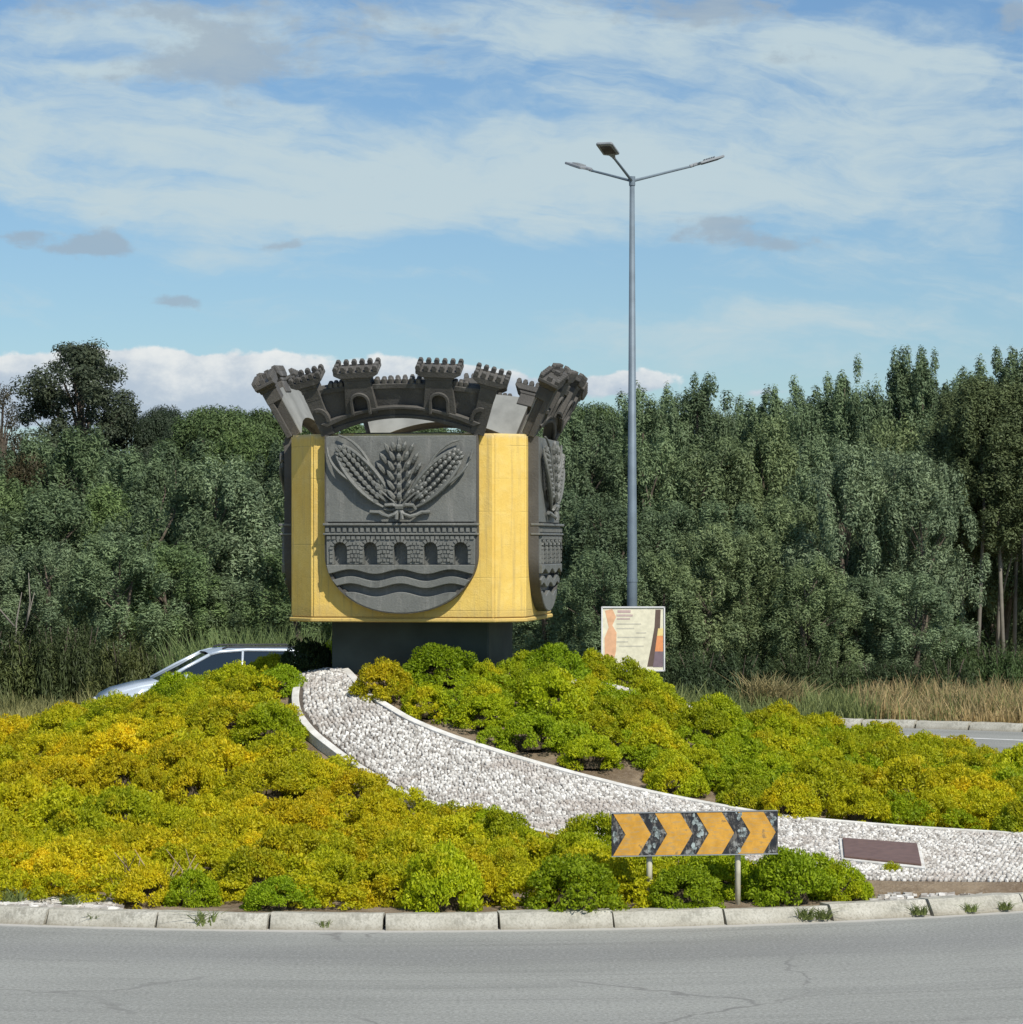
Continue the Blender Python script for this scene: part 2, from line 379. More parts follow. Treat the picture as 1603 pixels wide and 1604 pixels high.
class MB:
    """collects simple shapes into one mesh"""
    def __init__(s): s.v = []; s.f = []
    def add(s, vs, fs):
        n = len(s.v); s.v += [tuple(v) for v in vs]; s.f += [tuple(i + n for i in f) for f in fs]; return s
    def box(s, c, d, mx=None):
        x, y, z = (k / 2 for k in d)
        vs = [Vector((i * x, j * y, k * z)) for i in (-1, 1) for j in (-1, 1) for k in (-1, 1)]
        if mx: vs = [mx @ v for v in vs]
        vs = [v + Vector(c) for v in vs]
        return s.add(vs, [(0, 1, 3, 2), (4, 6, 7, 5), (0, 4, 5, 1), (2, 3, 7, 6), (0, 2, 6, 4), (1, 5, 7, 3)])
    def prism(s, pts, a, b, T=None, T2=None):
        """polygon pts (u,v) extruded between w=a and w=b; T maps (u,v,w) to a point"""
        T = T or (lambda u, v, w: (u, v, w)); T2 = T2 or T
        n = len(pts)
        vs = [T(p[0], p[1], a) for p in pts] + [T2(p[0], p[1], b) for p in pts]
        fs = [tuple(range(n)), tuple(range(2 * n - 1, n - 1, -1))] + [(i, i + n, (i + 1) % n + n, (i + 1) % n) for i in range(n)]
        return s.add(vs, fs)
    def tube(s, pts, rad, n=8, cap=True):
        pts = [Vector(p) for p in pts]
        rad = rad if hasattr(rad, '__len__') else [rad] * len(pts)
        vs = []; up = Vector((.13, .21, 1)).normalized()
        for i, p in enumerate(pts):
            d = (pts[min(i + 1, len(pts) - 1)] - pts[max(i - 1, 0)]).normalized()
            a = d.cross(up if abs(d.dot(up)) < .95 else Vector((1, .1, 0))).normalized(); b = d.cross(a)
            for k in range(n):
                t = 2 * math.pi * k / n; vs.append(p + (a * math.cos(t) + b * math.sin(t)) * rad[i])
        fs = [(i * n + k, i * n + (k + 1) % n, (i + 1) * n + (k + 1) % n, (i + 1) * n + k) for i in range(len(pts) - 1) for k in range(n)]
        if cap: fs += [tuple(range(n - 1, -1, -1)), tuple(range((len(pts) - 1) * n, len(pts) * n))]
        return s.add(vs, fs)
    def blob(s, c, ax, r, n=8, m=5):
        """pointed kernel: centre c, unit axis ax, (half length, half width, half thickness)"""
        ax = Vector(ax).normalized(); sd = ax.cross(Vector((0, -1, 0))).normalized(); nn = ax.cross(sd).normalized(); c = Vector(c)
        vs = [c - ax * r[0]]
        for i in range(1, m):
            t = -1 + 2 * i / m; w = (1 - t * t) ** .6
            for k in range(n):
                a = 2 * math.pi * k / n
                vs.append(c + ax * r[0] * t + sd * (r[1] * w * math.cos(a)) + nn * (r[2] * w * math.sin(a)))
        vs.append(c + ax * r[0]); L = len(vs) - 1
        fs = [(0, 1 + (k + 1) % n, 1 + k) for k in range(n)]
        for i in range(m - 2):
            fs += [(1 + i * n + k, 1 + i * n + (k + 1) % n, 1 + (i + 1) * n + (k + 1) % n, 1 + (i + 1) * n + k) for k in range(n)]
        fs += [(L, 1 + (m - 2) * n + k, 1 + (m - 2) * n + (k + 1) % n) for k in range(n)]
        return s.add(vs, fs)
    def mesh(s, name, bevel=0, seg=1):
        me = mesh(name, s.v, s.f)
        bm = bmesh.new(); bm.from_mesh(me)
        bmesh.ops.recalc_face_normals(bm, faces=bm.faces)
        if bevel:
            es = [e for e in bm.edges if len(e.link_faces) == 2 and e.calc_face_angle(0) > .6]
            bmesh.ops.bevel(bm, geom=es, offset=bevel, segments=seg, affect='EDGES', clamp_overlap=True)
        bm.to_mesh(me); bm.free()
        return me
    def build(s, name, m, parent=None, bevel=0, seg=1, smooth=False):
        return link(name, s.mesh(name, bevel, seg), m, parent, smooth)

def quads_mesh(name, V, mats=None, mat_idx=None):
    """V: (n,4,3) numpy array -> mesh of n separate quads, quickly"""
    n = len(V); me = bpy.data.meshes.new(name)
    me.vertices.add(n * 4); me.vertices.foreach_set('co', V.astype(np.float32).ravel())
    me.loops.add(n * 4); me.loops.foreach_set('vertex_index', np.arange(n * 4, dtype=np.int32))
    me.polygons.add(n); me.polygons.foreach_set('loop_start', np.arange(0, n * 4, 4, dtype=np.int32))
    me.polygons.foreach_set('loop_total', np.full(n, 4, dtype=np.int32))
    me.update(calc_edges=True)
    return me
def unit(a): return a / (np.linalg.norm(a, axis=-1, keepdims=True) + 1e-9)
def leaf_quads(P, N, D, L, W, rs):
    """leaves at P, lying across normal N, pointing along D, length L, width W (kite shaped, a little folded)"""
    D = unit(D - N * np.sum(D * N, -1, keepdims=True)); S = np.cross(N, D)
    L = L[:, None]; W = W[:, None]
    a = P - D * L * .5; c = P + D * L * .5 - N * L * .12
    b = P + S * W * .5 + D * L * .05; d = P - S * W * .5 + D * L * .05
    return np.stack([a, b, c, d], 1)
def rand_dirs(rs, n): return unit(rs.normal(size=(n, 3)))

# ------------------------------------------------------------------ terrain
def mound(x, y):
    r = np.hypot(np.asarray(x) - CX, np.asarray(y) - CY)
    return .10 + 1.72 * np.exp(-(r / 4.9) ** 1.9)
def unproject(px, py, off=0.0):
    """the point of the mound (raised by off) that the photograph shows at this pixel"""
    kx, kz = (px - PX0) / F, (PY0 - py) / F
    d = 26.0
    while d < 50:
        if H + kz * d <= mound(kx * d, d) + off: break
        d += .01
    return (kx * d, d)

gm = MB()
xs = [-900, -300, -120, -60, 60, 120, 300, 900]; ys = [-60, 0, 60, 130, 300, 900, 2200]
gm.add([(x, y, -.03) for y in ys for x in xs], [(j * 8 + i, j * 8 + i + 1, (j + 1) * 8 + i + 1, (j + 1) * 8 + i) for j in range(6) for i in range(7)])
props(gm.build('ground', 'ground'), kind='structure')
RO = 18.3
a0 = math.asin((30 - CY) / RO)
arc = [(CX + RO * math.cos(t), CY + RO * math.sin(t), 0) for t in np.linspace(a0, math.pi - a0, 72)]
outline = [(-60, -30, 0), (60, -30, 0), (60, 30, 0)] + arc + [(-60, 30, 0)]
props(link('road', mesh('road', outline, [tuple(range(len(outline)))]), 'asphalt'), kind='structure')
def ringstrip(r0, r1, t0, t1, z, n=60):
    v = []; 
    for t in np.linspace(t0, t1, n):
        v += [(CX + r0 * math.cos(t), CY + r0 * math.sin(t), z), (CX + r1 * math.cos(t), CY + r1 * math.sin(t), z)]
    return mesh('strip', v, [(2 * i, 2 * i + 1, 2 * i + 3, 2 * i + 2) for i in range(n - 1)])
props(link('road_marking', ringstrip(16.1, 16.3, R(15), R(165), .004), 'paint'), kind='structure')
# mound of the island
nr, na = 60, 128
mv = [(CX, CY, float(mound(CX, CY)))]
for i in range(1, nr + 1):
    r = (RI - .28) * i / nr
    for k_ in range(na):
        t = 2 * math.pi * k_ / na; x, y = CX + r * math.cos(t), CY + r * math.sin(t)
        mv.append((x, y, float(mound(x, y)) + (random.uniform(-.018, .018) if i < nr else 0)))
mf = [(0, 1 + k_, 1 + (k_ + 1) % na) for k_ in range(na)]
for i in range(nr - 1):
    mf += [(1 + i * na + k_, 1 + (i + 1) * na + k_, 1 + (i + 1) * na + (k_ + 1) % na, 1 + i * na + (k_ + 1) % na) for k_ in range(na)]
props(link('island_mound', mesh('island_mound', mv, mf), 'soil', smooth=True), kind='structure')

# kerbs: every stone its own piece
def kerb(name, r_face, sgn, t0, t1, length, hgt, seed):
    """sgn +1: the road lies outside r_face"""
    root = props(bpy.data.objects.new(name, None), kind='structure'); COL.objects.link(root)
    rs = random.Random(seed)
    n = int(abs(t1 - t0) * r_face / length)
    shapes = []
    for v in range(5):
        mb = MB()
        w, lean = .27, .07
        L = length - rs.uniform(.012, .04)
        pts = [(0, -.05), (0, 0), (-lean, hgt - .02), (-lean - .025, hgt), (-w, hgt + rs.uniform(-.01, .01)), (-w, -.05)]
        m_ = 7
        rows = []
        for q in range(m_):
            s_ = -L / 2 + L * q / (m_ - 1)
            bow = (s_ * s_) / (2 * r_face)
            rows.append([((p[0] + rs.uniform(-.006, .006)) - bow * 1.0, s_, p[1] + rs.uniform(-.005, .005)) for p in pts])
        vs = [p for rw in rows for p in rw]; c = len(pts)
        fs = [(q * c + i, q * c + (i + 1) % c, (q + 1) * c + (i + 1) % c, (q + 1) * c + i) for q in range(m_ - 1) for i in range(c)]
        fs += [tuple(range(c)), tuple(range((m_ - 1) * c, m_ * c))[::-1]]
        mb.add(vs, fs)
        me = mb.mesh('kerb_stone'); me.materials.append(M['kerb']); shapes.append(me)
    for i in range(n):
        t = t0 + (t1 - t0) * (i + .5) / n
        o = bpy.data.objects.new('kerb_stone', rs.choice(shapes)); COL.objects.link(o); o.parent = root
        rr = r_face + rs.uniform(-.012, .012)
        o.location = (CX + rr * math.cos(t), CY + rr * math.sin(t), rs.uniform(-.012, .008))
        o.rotation_euler = (rs.uniform(-.008, .008), rs.uniform(-.02, .02), t + (0 if sgn > 0 else math.pi) + rs.uniform(-.008, .008))
    return root
kerb('island_kerb', RI, 1, R(-90 - 47), R(-90 + 47), 1.0, .135, 3)
kerb('verge_kerb', RO - .02, -1, R(28), R(152), 1.0, .13, 4)

# ------------------------------------------------------------------ cobbled paths on the mound
UP = [(540, 1049), (553, 1062), (566, 1078), (590, 1097), (640, 1127), (700, 1152), (800, 1184), (900, 1212), (1000, 1237), (1100, 1257), (1220, 1278), (1400, 1294), (1603, 1306), (1760, 1312)]
LO = [(480, 1049), (468, 1066), (462, 1092), (466, 1118), (490, 1148), (545, 1190), (640, 1246), (740, 1275), (860, 1305), (980, 1332), (1150, 1360), (1370, 1382), (1603, 1384), (1760, 1378)]
def spline(pts, n):
    pts = np.array(pts, float)
    d = np.r_[0, np.cumsum(np.hypot(*np.diff(pts, axis=0).T))]; t = np.linspace(0, d[-1], n)
    P = np.c_[np.interp(t, d, pts[:, 0]), np.interp(t, d, pts[:, 1])]
    for _ in range(3): P[1:-1] = .25 * P[:-2] + .5 * P[1:-1] + .25 * P[2:]
    return P
LIFT = .10
def make_path(UPp, LOp, n, m, seed, root, stone=.048, parts=300):
    rs = np.random.default_rng(seed)
    A = spline([unproject(*p, LIFT) for p in UPp], n); B = spline([unproject(*p, LIFT) for p in LOp], n)
    G = np.array([[A[i] * (1 - j / m) + B[i] * (j / m) for j in range(m + 1)] for i in range(n)])
    V = []; Fc = []
    for i in range(n):
        for j in range(m + 1):
            x, y = G[i, j]; V.append((x, y, float(mound(x, y)) + LIFT - .012))
    W_ = m + 1
    Fc += [(i * W_ + j, i * W_ + j + 1, (i + 1) * W_ + j + 1, (i + 1) * W_ + j) for i in range(n - 1) for j in range(m)]
    link('mortar_bed', mesh('mortar_bed', V, Fc), 'mortar', root)
    for E, O, i_end in ((A, B, n), (B, A, int(n * .66) if n > 50 else n)):     # white rendered rims, standing a little above the stones
        mb = MB(); rows = []
        for i in range(i_end):
            t = E[min(i + 1, n - 1)] - E[max(i - 1, 0)]; t = t / np.hypot(*t); nn = np.array([-t[1], t[0]])
            if np.dot(nn, O[i] - E[i]) < 0: nn = -nn
            pr = []
            for off, z in ((-.05, -.12), (-.045, LIFT + .012), (-.03, LIFT + .014), (.028, LIFT + .014), (.04, LIFT + .01), (.045, -.12)):
                x, y = E[i] + nn * off; pr.append((x, y, float(mound(x, y)) + z))
            rows.append(pr)
        c = 6
        mb.add([p for r_ in rows for p in r_], [(i * c + q, i * c + (q + 1) % c, (i + 1) * c + (q + 1) % c, (i + 1) * c + q) for i in range(i_end - 1) for q in range(c)])
        mb.build('path_rim', 'rim', root)
    if n > 50:                                          # low earthy edging where the paving ends near the kerb
        mb = MB(); rows = []
        for i in range(int(n * .66) - 1, n):
            t = B[min(i + 1, n - 1)] - B[max(i - 1, 0)]; t = t / np.hypot(*t); nn = np.array([-t[1], t[0]])
            if np.dot(nn, A[i] - B[i]) < 0: nn = -nn
            rows.append([(*(B[i] + nn * off), float(mound(*(B[i] + nn * off))) + z) for off, z in ((-.22, -.1), (-.18, .03), (-.06, LIFT - .02), (.04, LIFT + .005), (.06, -.1))])
        mb.add([p for r_ in rows for p in r_], [(i * 5 + q, i * 5 + (q + 1) % 5, (i + 1) * 5 + (q + 1) % 5, (i + 1) * 5 + q) for i in range(len(rows) - 1) for q in range(5)])
        mb.build('path_edging', 'soil', root)
    # stones, set roughly in rows
    lenA = np.hypot(*np.diff(G[:, m // 2], axis=0).T).sum()
    cen = []
    nu = int(lenA / stone)
    for a in range(nu):
        u = (a + .5) / nu * (n - 1); i0 = int(u); fu = u - i0
        p0 = A[i0] * (1 - fu) + A[min(i0 + 1, n - 1)] * fu; p1 = B[i0] * (1 - fu) + B[min(i0 + 1, n - 1)] * fu
        w = np.hypot(*(p1 - p0)); nv = max(2, int((w - .16) / stone)); sh = rs.uniform(-.4, .4)
        for b_ in range(nv):
            v = (.08 + (w - .16) * (b_ + .5 + sh * .5) / nv) / w
            if not .04 < v < .96: continue
            p = p0 * (1 - v) + p1 * v + rs.normal(0, stone * .12, 2)
            cen.append((p[0], p[1], math.atan2(*(p1 - p0)[::-1])))
    cen = np.array(cen)
    keep = cen[np.abs(cen[:, 0] / cen[:, 1]) < .19]
    order = np.argsort(keep[:, 1]); keep = keep[order]
    # shared stone shapes
    shapes = []
    def stone_vf(rs_):
        k_ = 6; vs = []
        ang_ = np.sort(rs_.uniform(-.3, .3, k_) + np.arange(k_) * 2 * math.pi / k_)
        rr = rs_.uniform(.36, .50, k_) * stone
        for z, s_ in ((-.03, 1.0), (.004, 1.0), (.016, .68)):
            for q in range(k_): vs.append((rr[q] * s_ * math.cos(ang_[q]), rr[q] * s_ * math.sin(ang_[q]), z + (rs_.uniform(-.003, .003) if z > 0 else 0)))
        fs = [(i * k_ + q, i * k_ + (q + 1) % k_, (i + 1) * k_ + (q + 1) % k_, (i + 1) * k_ + q) for i in range(2) for q in range(k_)]
        fs += [tuple(range(2 * k_, 3 * k_))]
        return np.array(vs), fs
    base = [stone_vf(rs) for _ in range(10)]
    for vs, fs in base:
        me = mesh('stone', vs, fs); me.materials.append(M['stone']); shapes.append(me)
    VV = []; FF = []; cnt = 0
    for q, (x, y, a) in enumerate(keep):
        e = .05
        gx = float(mound(x + e, y) - mound(x - e, y)) / (2 * e); gy = float(mound(x, y + e) - mound(x, y - e)) / (2 * e)
        z = float(mound(x, y)) + LIFT + rs.uniform(-.008, .01)
        sc = rs.uniform(.8, 1.15); a = a + rs.uniform(-.6, .6)
        if q < parts and 'stone' :
            o = bpy.data.objects.new('stone', shapes[q % 10]); COL.objects.link(o); o.parent = root
            nrm = Vector((-gx + rs.uniform(-.12, .12), -gy + rs.uniform(-.12, .12), 1)).normalized()
            o.rotation_mode = 'QUATERNION'; o.rotation_quaternion = nrm.to_track_quat('Z', 'Y') @ Matrix.Rotation(a, 3, 'Z').to_quaternion()
            o.location = (x, y, z); o.scale = (sc,) * 3
        else:
            vs, fs = base[q % 10]; ca, sa = math.cos(a), math.sin(a)
            X = (vs[:, 0] * ca - vs[:, 1] * sa) * sc; Y = (vs[:, 0] * sa + vs[:, 1] * ca) * sc
            tx, ty = rs.uniform(-.14, .14, 2)
            Z = vs[:, 2] * sc + X * (gx + tx) + Y * (gy + ty)
            VV.append(np.c_[X + x, Y + y, Z + z]); n0 = cnt; cnt += len(vs)
            FF += [tuple(i + n0 for i in f_) for f_ in fs]
    if VV:
        o = link('cobblestones', mesh('cobblestones', np.concatenate(VV), FF), 'stone', root); o['kind'] = 'stuff'
    return A, B
path = props(bpy.data.objects.new('cobbled_path', None), kind='structure'); COL.objects.link(path)
PA, PB = make_path(UP, LO, 90, 14, 11, path)
UP2 = [(800, 1046), (850, 1053), (900, 1062), (960, 1078), (1020, 1090), (1090, 1104), (1180, 1122)]
LO2 = [(800, 1062), (850, 1069), (900, 1077), (960, 1092), (1020, 1104), (1090, 1118), (1180, 1138)]
path2 = props(bpy.data.objects.new('cobbled_path', None), kind='structure'); COL.objects.link(path2)
PA2, PB2 = make_path(UP2, LO2, 40, 6, 12, path2, parts=0)
def in_poly(x, y, P):
    c = False; n = len(P); j = n - 1
    for i in range(n):
        if (P[i][1] > y) != (P[j][1] > y) and x < (P[j][0] - P[i][0]) * (y - P[i][1]) / (P[j][1] - P[i][1]) + P[i][0]: c = not c
        j = i
    return c
POLY1 = list(map(tuple, PA)) + list(map(tuple, PB[::-1])); POLY2 = list(map(tuple, PA2)) + list(map(tuple, PB2[::-1]))
def edge_dist(x, y, E): return float(np.min(np.hypot(E[:, 0] - x, E[:, 1] - y)))

# maroon plaque let into the paving
pl = [unproject(*p, .13) for p in ((1320, 1315), (1437, 1324), (1444, 1357), (1323, 1344))]
plq = empty('plaque', (0, 0, 0), label='blank maroon rectangular plaque lying in the white cobbles near the kerb', cat='plaque')
cxp = sum(p[0] for p in pl) / 4; cyp = sum(p[1] for p in pl) / 4
plq.location = (cxp, cyp, float(mound(cxp, cyp)) + .1)
def plz(x, y, o): return (x - cxp, y - cyp, float(mound(x, y)) + o - plq.location.z)
mb = MB(); mb.add([plz(*p, .02) for p in pl] + [plz(*p, .15) for p in pl], [(3, 2, 1, 0), (4, 5, 6, 7)] + [(i, (i + 1) % 4, (i + 1) % 4 + 4, i + 4) for i in range(4)])
mb.build('slab', 'plaque', plq, bevel=.006)
q4 = [((p[0] - cxp) * 1.09 + cxp, (p[1] - cyp) * 1.12 + cyp) for p in pl]
mb = MB(); mb.add([plz(*p, .0) for p in q4] + [plz(*p, .128) for p in q4], [(3, 2, 1, 0), (4, 5, 6, 7)] + [(i, (i + 1) % 4, (i + 1) % 4 + 4, i + 4) for i in range(4)])
mb.build('mortar_surround', 'rim', plq, bevel=.006)

# ------------------------------------------------------------------ the monument
S = 129.4                                            # photo pixels per metre at the front face
PHI = R(-8.6)
A_, B_, ZB, ZT = 1.46, 1.12, 2.37, 4.655
LEG = A_ - B_
mon = empty('crest_monument', (CX, CY, 0), PHI, 'yellow block monument with grey coat of arms shields and leaning battlement crowns on the mound', 'monument')
oct_ = [(B_, -A_), (A_, -B_), (A_, B_), (B_, A_), (-B_, A_), (-A_, B_), (-A_, -B_), (-B_, -A_)]
# body: rendered masonry block, floor a little proud, slab on top
body = MB(); body.prism([p for p in oct_], ZB + .045, ZT - .0, T=lambda u, v, w: (u, v, w - ZB))
o = body.build('body', 'yellow', mon, bevel=.022, seg=2); o.location.z = ZB
lip = MB(); kx_ = (A_ + .02) / A_; lip.prism([(x * kx_, y * kx_) for x, y in oct_], 0, .05)
o = lip.build('base_lip', 'yellow', mon, bevel=.012); o.location.z = ZB
MBp = MB(); MBp.prism([(.98, -.98), (.98, .98), (-.98, .98), (-.98, -.98)], 1.2, ZB + .01); MBp.build('plinth', 'plinth', mon, bevel=.02)
mbx = MB(); mbx.prism([(A_ * .97 * math.cos(t), A_ * .97 * math.sin(t)) for t in np.linspace(0, 2 * math.pi, 9)[:-1] + math.pi / 8], ZT - .05, ZT + .02)
mbx.build('top_slab', 'crown', mon)

# ---- one side: shield + crown, in side coordinates u (right), v (up from the block's top edge), w (out of the face)
def side_T(u, v, w): return (u, -A_ - w, ZT + v)
TH = .15
def hw(v):                                            # half width of the shield at height v (v negative downwards)
    vv = -v
    s0, s1 = 1.45, 2.175
    if vv <= s0: return .935
    q = min(1, (vv - s0) / (s1 - s0)); return .935 * math.sqrt(max(0, 1 - q * q)) ** .94
def u_outline(v0, scale=1.0, n=30):
    pts = [(-hw(v0), v0), (hw(v0), v0)]
    vs = list(np.linspace(v0, -1.45, 3)[1:]) + [-1.45 - .725 * math.sin(a) for a in np.linspace(0, math.pi / 2, n)[1:]]
    right = [(hw(v), v) for v in vs]
    left = [(-p[0], p[1]) for p in right[::-1]][1:]
    return pts[:1] + pts[1:] + right + left
def make_shield():
    sh = bpy.data.objects.new('shield', None); COL.objects.link(sh)
    mb = MB(); mb.prism(u_outline(-.024), -.012, .03, T=side_T); mb.build('shield_back', 'crest', sh, bevel=.008)
    # raised rim that closes the side of the shield all the way round
    o_ = [(u * 1.004, v - (.004 if v < -1.5 else 0)) for u, v in u_outline(-.02)]; k2 = [(u * (1 - .042 / .935), max(v, -2.175) * 1.0 + (.036 if v < -1.9 else 0)) for u, v in o_]
    rv = []; nO = len(o_)
    for w in (-.010, TH - .022):
        rv += [side_T(u, v, w) for u, v in o_] + [side_T(u, v, w) for u, v in k2]
    rfc = []
    for i in range(1, nO):
        j = (i + 1) % nO
        rfc += [(i, j, 2 * nO + j, 2 * nO + i), (2 * nO + i, 2 * nO + j, 3 * nO + j, 3 * nO + i), (nO + j, nO + i, 3 * nO + i, 3 * nO + j)]
    mb = MB(); mb.add(rv, rfc); mb.build('shield_rim', 'crown', sh)
    # upper field, flush plate behind the wheat
    mb = MB(); mb.prism([(-.928, -.028), (.928, -.028), (.928, -1.075), (-.928, -1.075)], .033, TH - .02, T=side_T); mb.build('field', 'crest', sh, bevel=.01)
    # bridge: deck mouldings, arcade wall, small blocks
    mb = MB()
    mb.prism([(-.95, -1.085), (.95, -1.085), (.95, -1.115), (-.95, -1.115)], .033, TH + .045, T=side_T)
    mb.prism([(-.95, -1.205), (.95, -1.205), (.95, -1.23), (-.95, -1.23)], .033, TH + .035, T=side_T)
    mb.build('deck_moulding', 'crest', sh, bevel=.006)
    mb = MB(); mb.prism([(-.93, -1.115), (.93, -1.115), (.93, -1.205), (-.93, -1.205)], .033, TH - .01, T=side_T)
    n = 26
    for i in range(n):
        u = -.90 + 1.8 * i / (n - 1); mb.prism([(u - .022, -1.135), (u + .022, -1.135), (u + .022, -1.19), (u - .022, -1.19)], TH - .012, TH + .02, T=side_T)
    mb.build('parapet', 'crest', sh)
    wall = [(-.90, -1.232), (.90, -1.232), (.90, -1.60)]
    arches = [-.74, -.37, 0, .37, .74]; aw = .085
    wl = []
    for ac in arches[::-1]:
        wl += [(ac + aw, -1.585), (ac + aw, -1.40)] + [(ac + aw * math.cos(t), -1.40 + aw * 1.0 * math.sin(t)) for t in np.linspace(0, math.pi, 9)[1:-1]] + [(ac - aw, -1.40), (ac - aw, -1.585)]
    wall += [(.88, -1.60)] if False else []
    poly = [(-.915, -1.232), (.915, -1.232), (hw(-1.585) - .01, -1.585)] + wl + [(-hw(-1.585) + .01, -1.585)]
    mb = MB(); mb.prism(poly, .033, TH + .005, T=side_T)
    mb.build('bridge_wall', 'crest', sh, bevel=.006)
    mb = MB()
    for ac in arches:                                  # voussoirs round each arch
        for t in np.linspace(.12, math.pi - .12, 8):
            c, s_ = math.cos(t), math.sin(t)
            pts = [(ac + r_ * math.cos(t + d), -1.40 + r_ * math.sin(t + d)) for r_, d in ((.088, -.15), (.13, -.13), (.13, .13), (.088, .15))]
            mb.prism(pts, TH + .003, TH + .028, T=side_T)
        for sg in (-1, 1):
            for v in (-1.44, -1.49, -1.54):
                u = ac + sg * .108
                mb.prism([(u - .018, v - .02), (u + .018, v - .02), (u + .018, v + .02), (u - .018, v + .02)], TH + .003, TH + .024, T=side_T)
    rs = random.Random(5)
    for row, v in enumerate((-1.262,)):
        for i in range(30):
            u = -.88 + 1.76 * i / 29; mb.prism([(u - .022, v - .018), (u + .022, v - .018), (u + .022, v + .018), (u - .022, v + .018)], TH + .003, TH + .02 + rs.random() * .008, T=side_T)
    for i in range(4):                                 # rough masonry between the arches
        for a in range(3):
            for b in range(5):
                u = arches[i] + .185 + (a - 1) * .045 + (.01 if b % 2 else -.01); v = -1.33 - b * .05
                mb.prism([(u - .017, v - .019), (u + .017, v - .019), (u + .017, v + .019), (u - .017, v + .019)], TH + .003, TH + .014 + rs.random() * .014, T=side_T)
    o = mb.build('masonry_blocks', 'crest', sh)
    # waves: bands with wavy edges, cut by the outline of the shield
    def wave(v, u): return v + .028 * math.cos(u * 2 * math.pi / .62)
    def band(v0, v1, w, top_flat=False, n=48):
        L = []
        vm = (v0 if v0 is not None else v1)
        half = hw(v1 if v1 is not None else v0 - .02) - .006
        us = np.linspace(-1, 1, n)
        up = []
        for q in us:
            h0 = hw(v0) - .006; u = q * h0; up.append((u, v0 if top_flat else wave(v0, u)))
        if v1 is None:
            lo = [(-hw(v) + .006, v) for v in np.linspace(v0, -2.173, 16)[1:]] + [(hw(v) - .006, v) for v in np.linspace(v0, -2.173, 16)[:0:-1]]
            pts = up + [p for p in lo[::-1]]
        else:
            dn = []
            for q in us:
                h1 = hw(v1) - .006; u = q * h1; dn.append((u, wave(v1, u)))
            pts = up + dn[::-1]
        mb = MB(); mb.prism(pts, .033, w, T=side_T); return mb
    band(-1.588, -1.675, TH + .02, True).build('wave', 'crest', sh, bevel=.008)
    band(-1.755, -1.845, TH + .0, False).build('wave', 'crest', sh, bevel=.008)
    band(-1.945, None, TH - .015, False).build('wave', 'crest', sh, bevel=.008)
    # wheat: three ears with long kernels, awns, and a bow
    def frame_(base, tip):
        b_ = Vector(base); ax = Vector(tip) - b_; L = ax.length; ax.normalize(); return b_, ax, L, Vector((-ax.y, ax.x))
    w0 = TH + .015
    def cob(base, tip):                                # broad ear seen flat: four rows of kernels inside long husk leaves
        b_, ax, L, nn = frame_(base, tip); mb = MB()
        mb.tube([side_T(*(b_ + ax * (L * q)), w0) for q in np.linspace(-.2, .3, 4)], .022, 6)
        for i in range(11):
            q = .12 + .82 * i / 10; wd = .115 * math.sin(math.pi * min(1, .14 + q * .80)) ** .7
            for lane in (-1, -.36, .36, 1):
                p = b_ + ax * (L * (q + (.03 if abs(lane) < .5 else 0))) + nn * wd * lane
                d = ax + nn * lane * .30
                mb.blob(side_T(p.x, p.y, w0 + .045 - .02 * abs(lane)), (d.x, -.25, d.y), (.050, .030, .034), 6, 4)
        for sg, sp, l0, l1, rr in ((-1, .150, -.02, .98, .026), (1, .150, -.02, .98, .026), (-1, .215, .22, 1.12, .018), (1, .215, .28, 1.10, .018)):
            pts = []
            for q in np.linspace(0, 1, 10):
                p = b_ + ax * (L * (l0 + (l1 - l0) * q)) + nn * sg * sp * math.sin(math.pi * (.08 + .84 * q)) ** .6 * (1 if sp < .2 else (.6 + .5 * q))
                pts.append(side_T(p.x, p.y, w0 + .02 + .03 * math.sin(math.pi * q)))
            mb.tube(pts, [rr * (.6 + .5 * math.sin(math.pi * q)) for q in np.linspace(0, .97, 10)], 7)
        return mb.build('wheat_ear', 'crest', sh)
    cob((-.16, -.84), (-.76, -.17)); cob((.15, -.84), (.74, -.22))
    b_, ax, L, nn = frame_((0, -.88), (-.005, -.15)); mb = MB()      # the middle ear: a bushy head of pointed spikelets
    mb.tube([side_T(0, v, w0 - .01) for v in (-.95, -.6, -.2)], .022, 6)
    for i in range(6):
        q = .14 + .80 * i / 5; fan = .95 - .5 * q; wd = (.235 * math.sin(math.pi * (.24 + .62 * q)) ** .8)
        for sg in (-1, 1):
            for lay, (of, ln_, up_) in enumerate(((1.0, .125, .0), (.45, .10, .04))):
                p = b_ + ax * (L * (q + up_)) + nn * sg * wd * of
                d = ax * math.cos(fan * (1 - .25 * lay)) + nn * sg * math.sin(fan * (1 - .25 * lay))
                mb.blob(side_T(p.x, p.y, w0 + .02 + .03 * lay), (d.x, -.3, d.y), (ln_ * (1 - .25 * q), .030, .045), 6, 4)
        p = b_ + ax * (L * (q + .02)); mb.blob(side_T(p.x, p.y, w0 + .07), (ax.x, -.3, ax.y), (.06, .034, .04), 6, 4)
    mb.blob(side_T(-.005, -.12, w0 + .03), (0, -.1, 1), (.08, .03, .03), 6, 4)
    mb.build('wheat_ear', 'crest', sh)
    mb = MB()
    def rib(pts, r=.024): mb.tube([side_T(u, v, TH + .05 + .03 * math.sin(i)) for i, (u, v) in enumerate(pts)], r, 7)
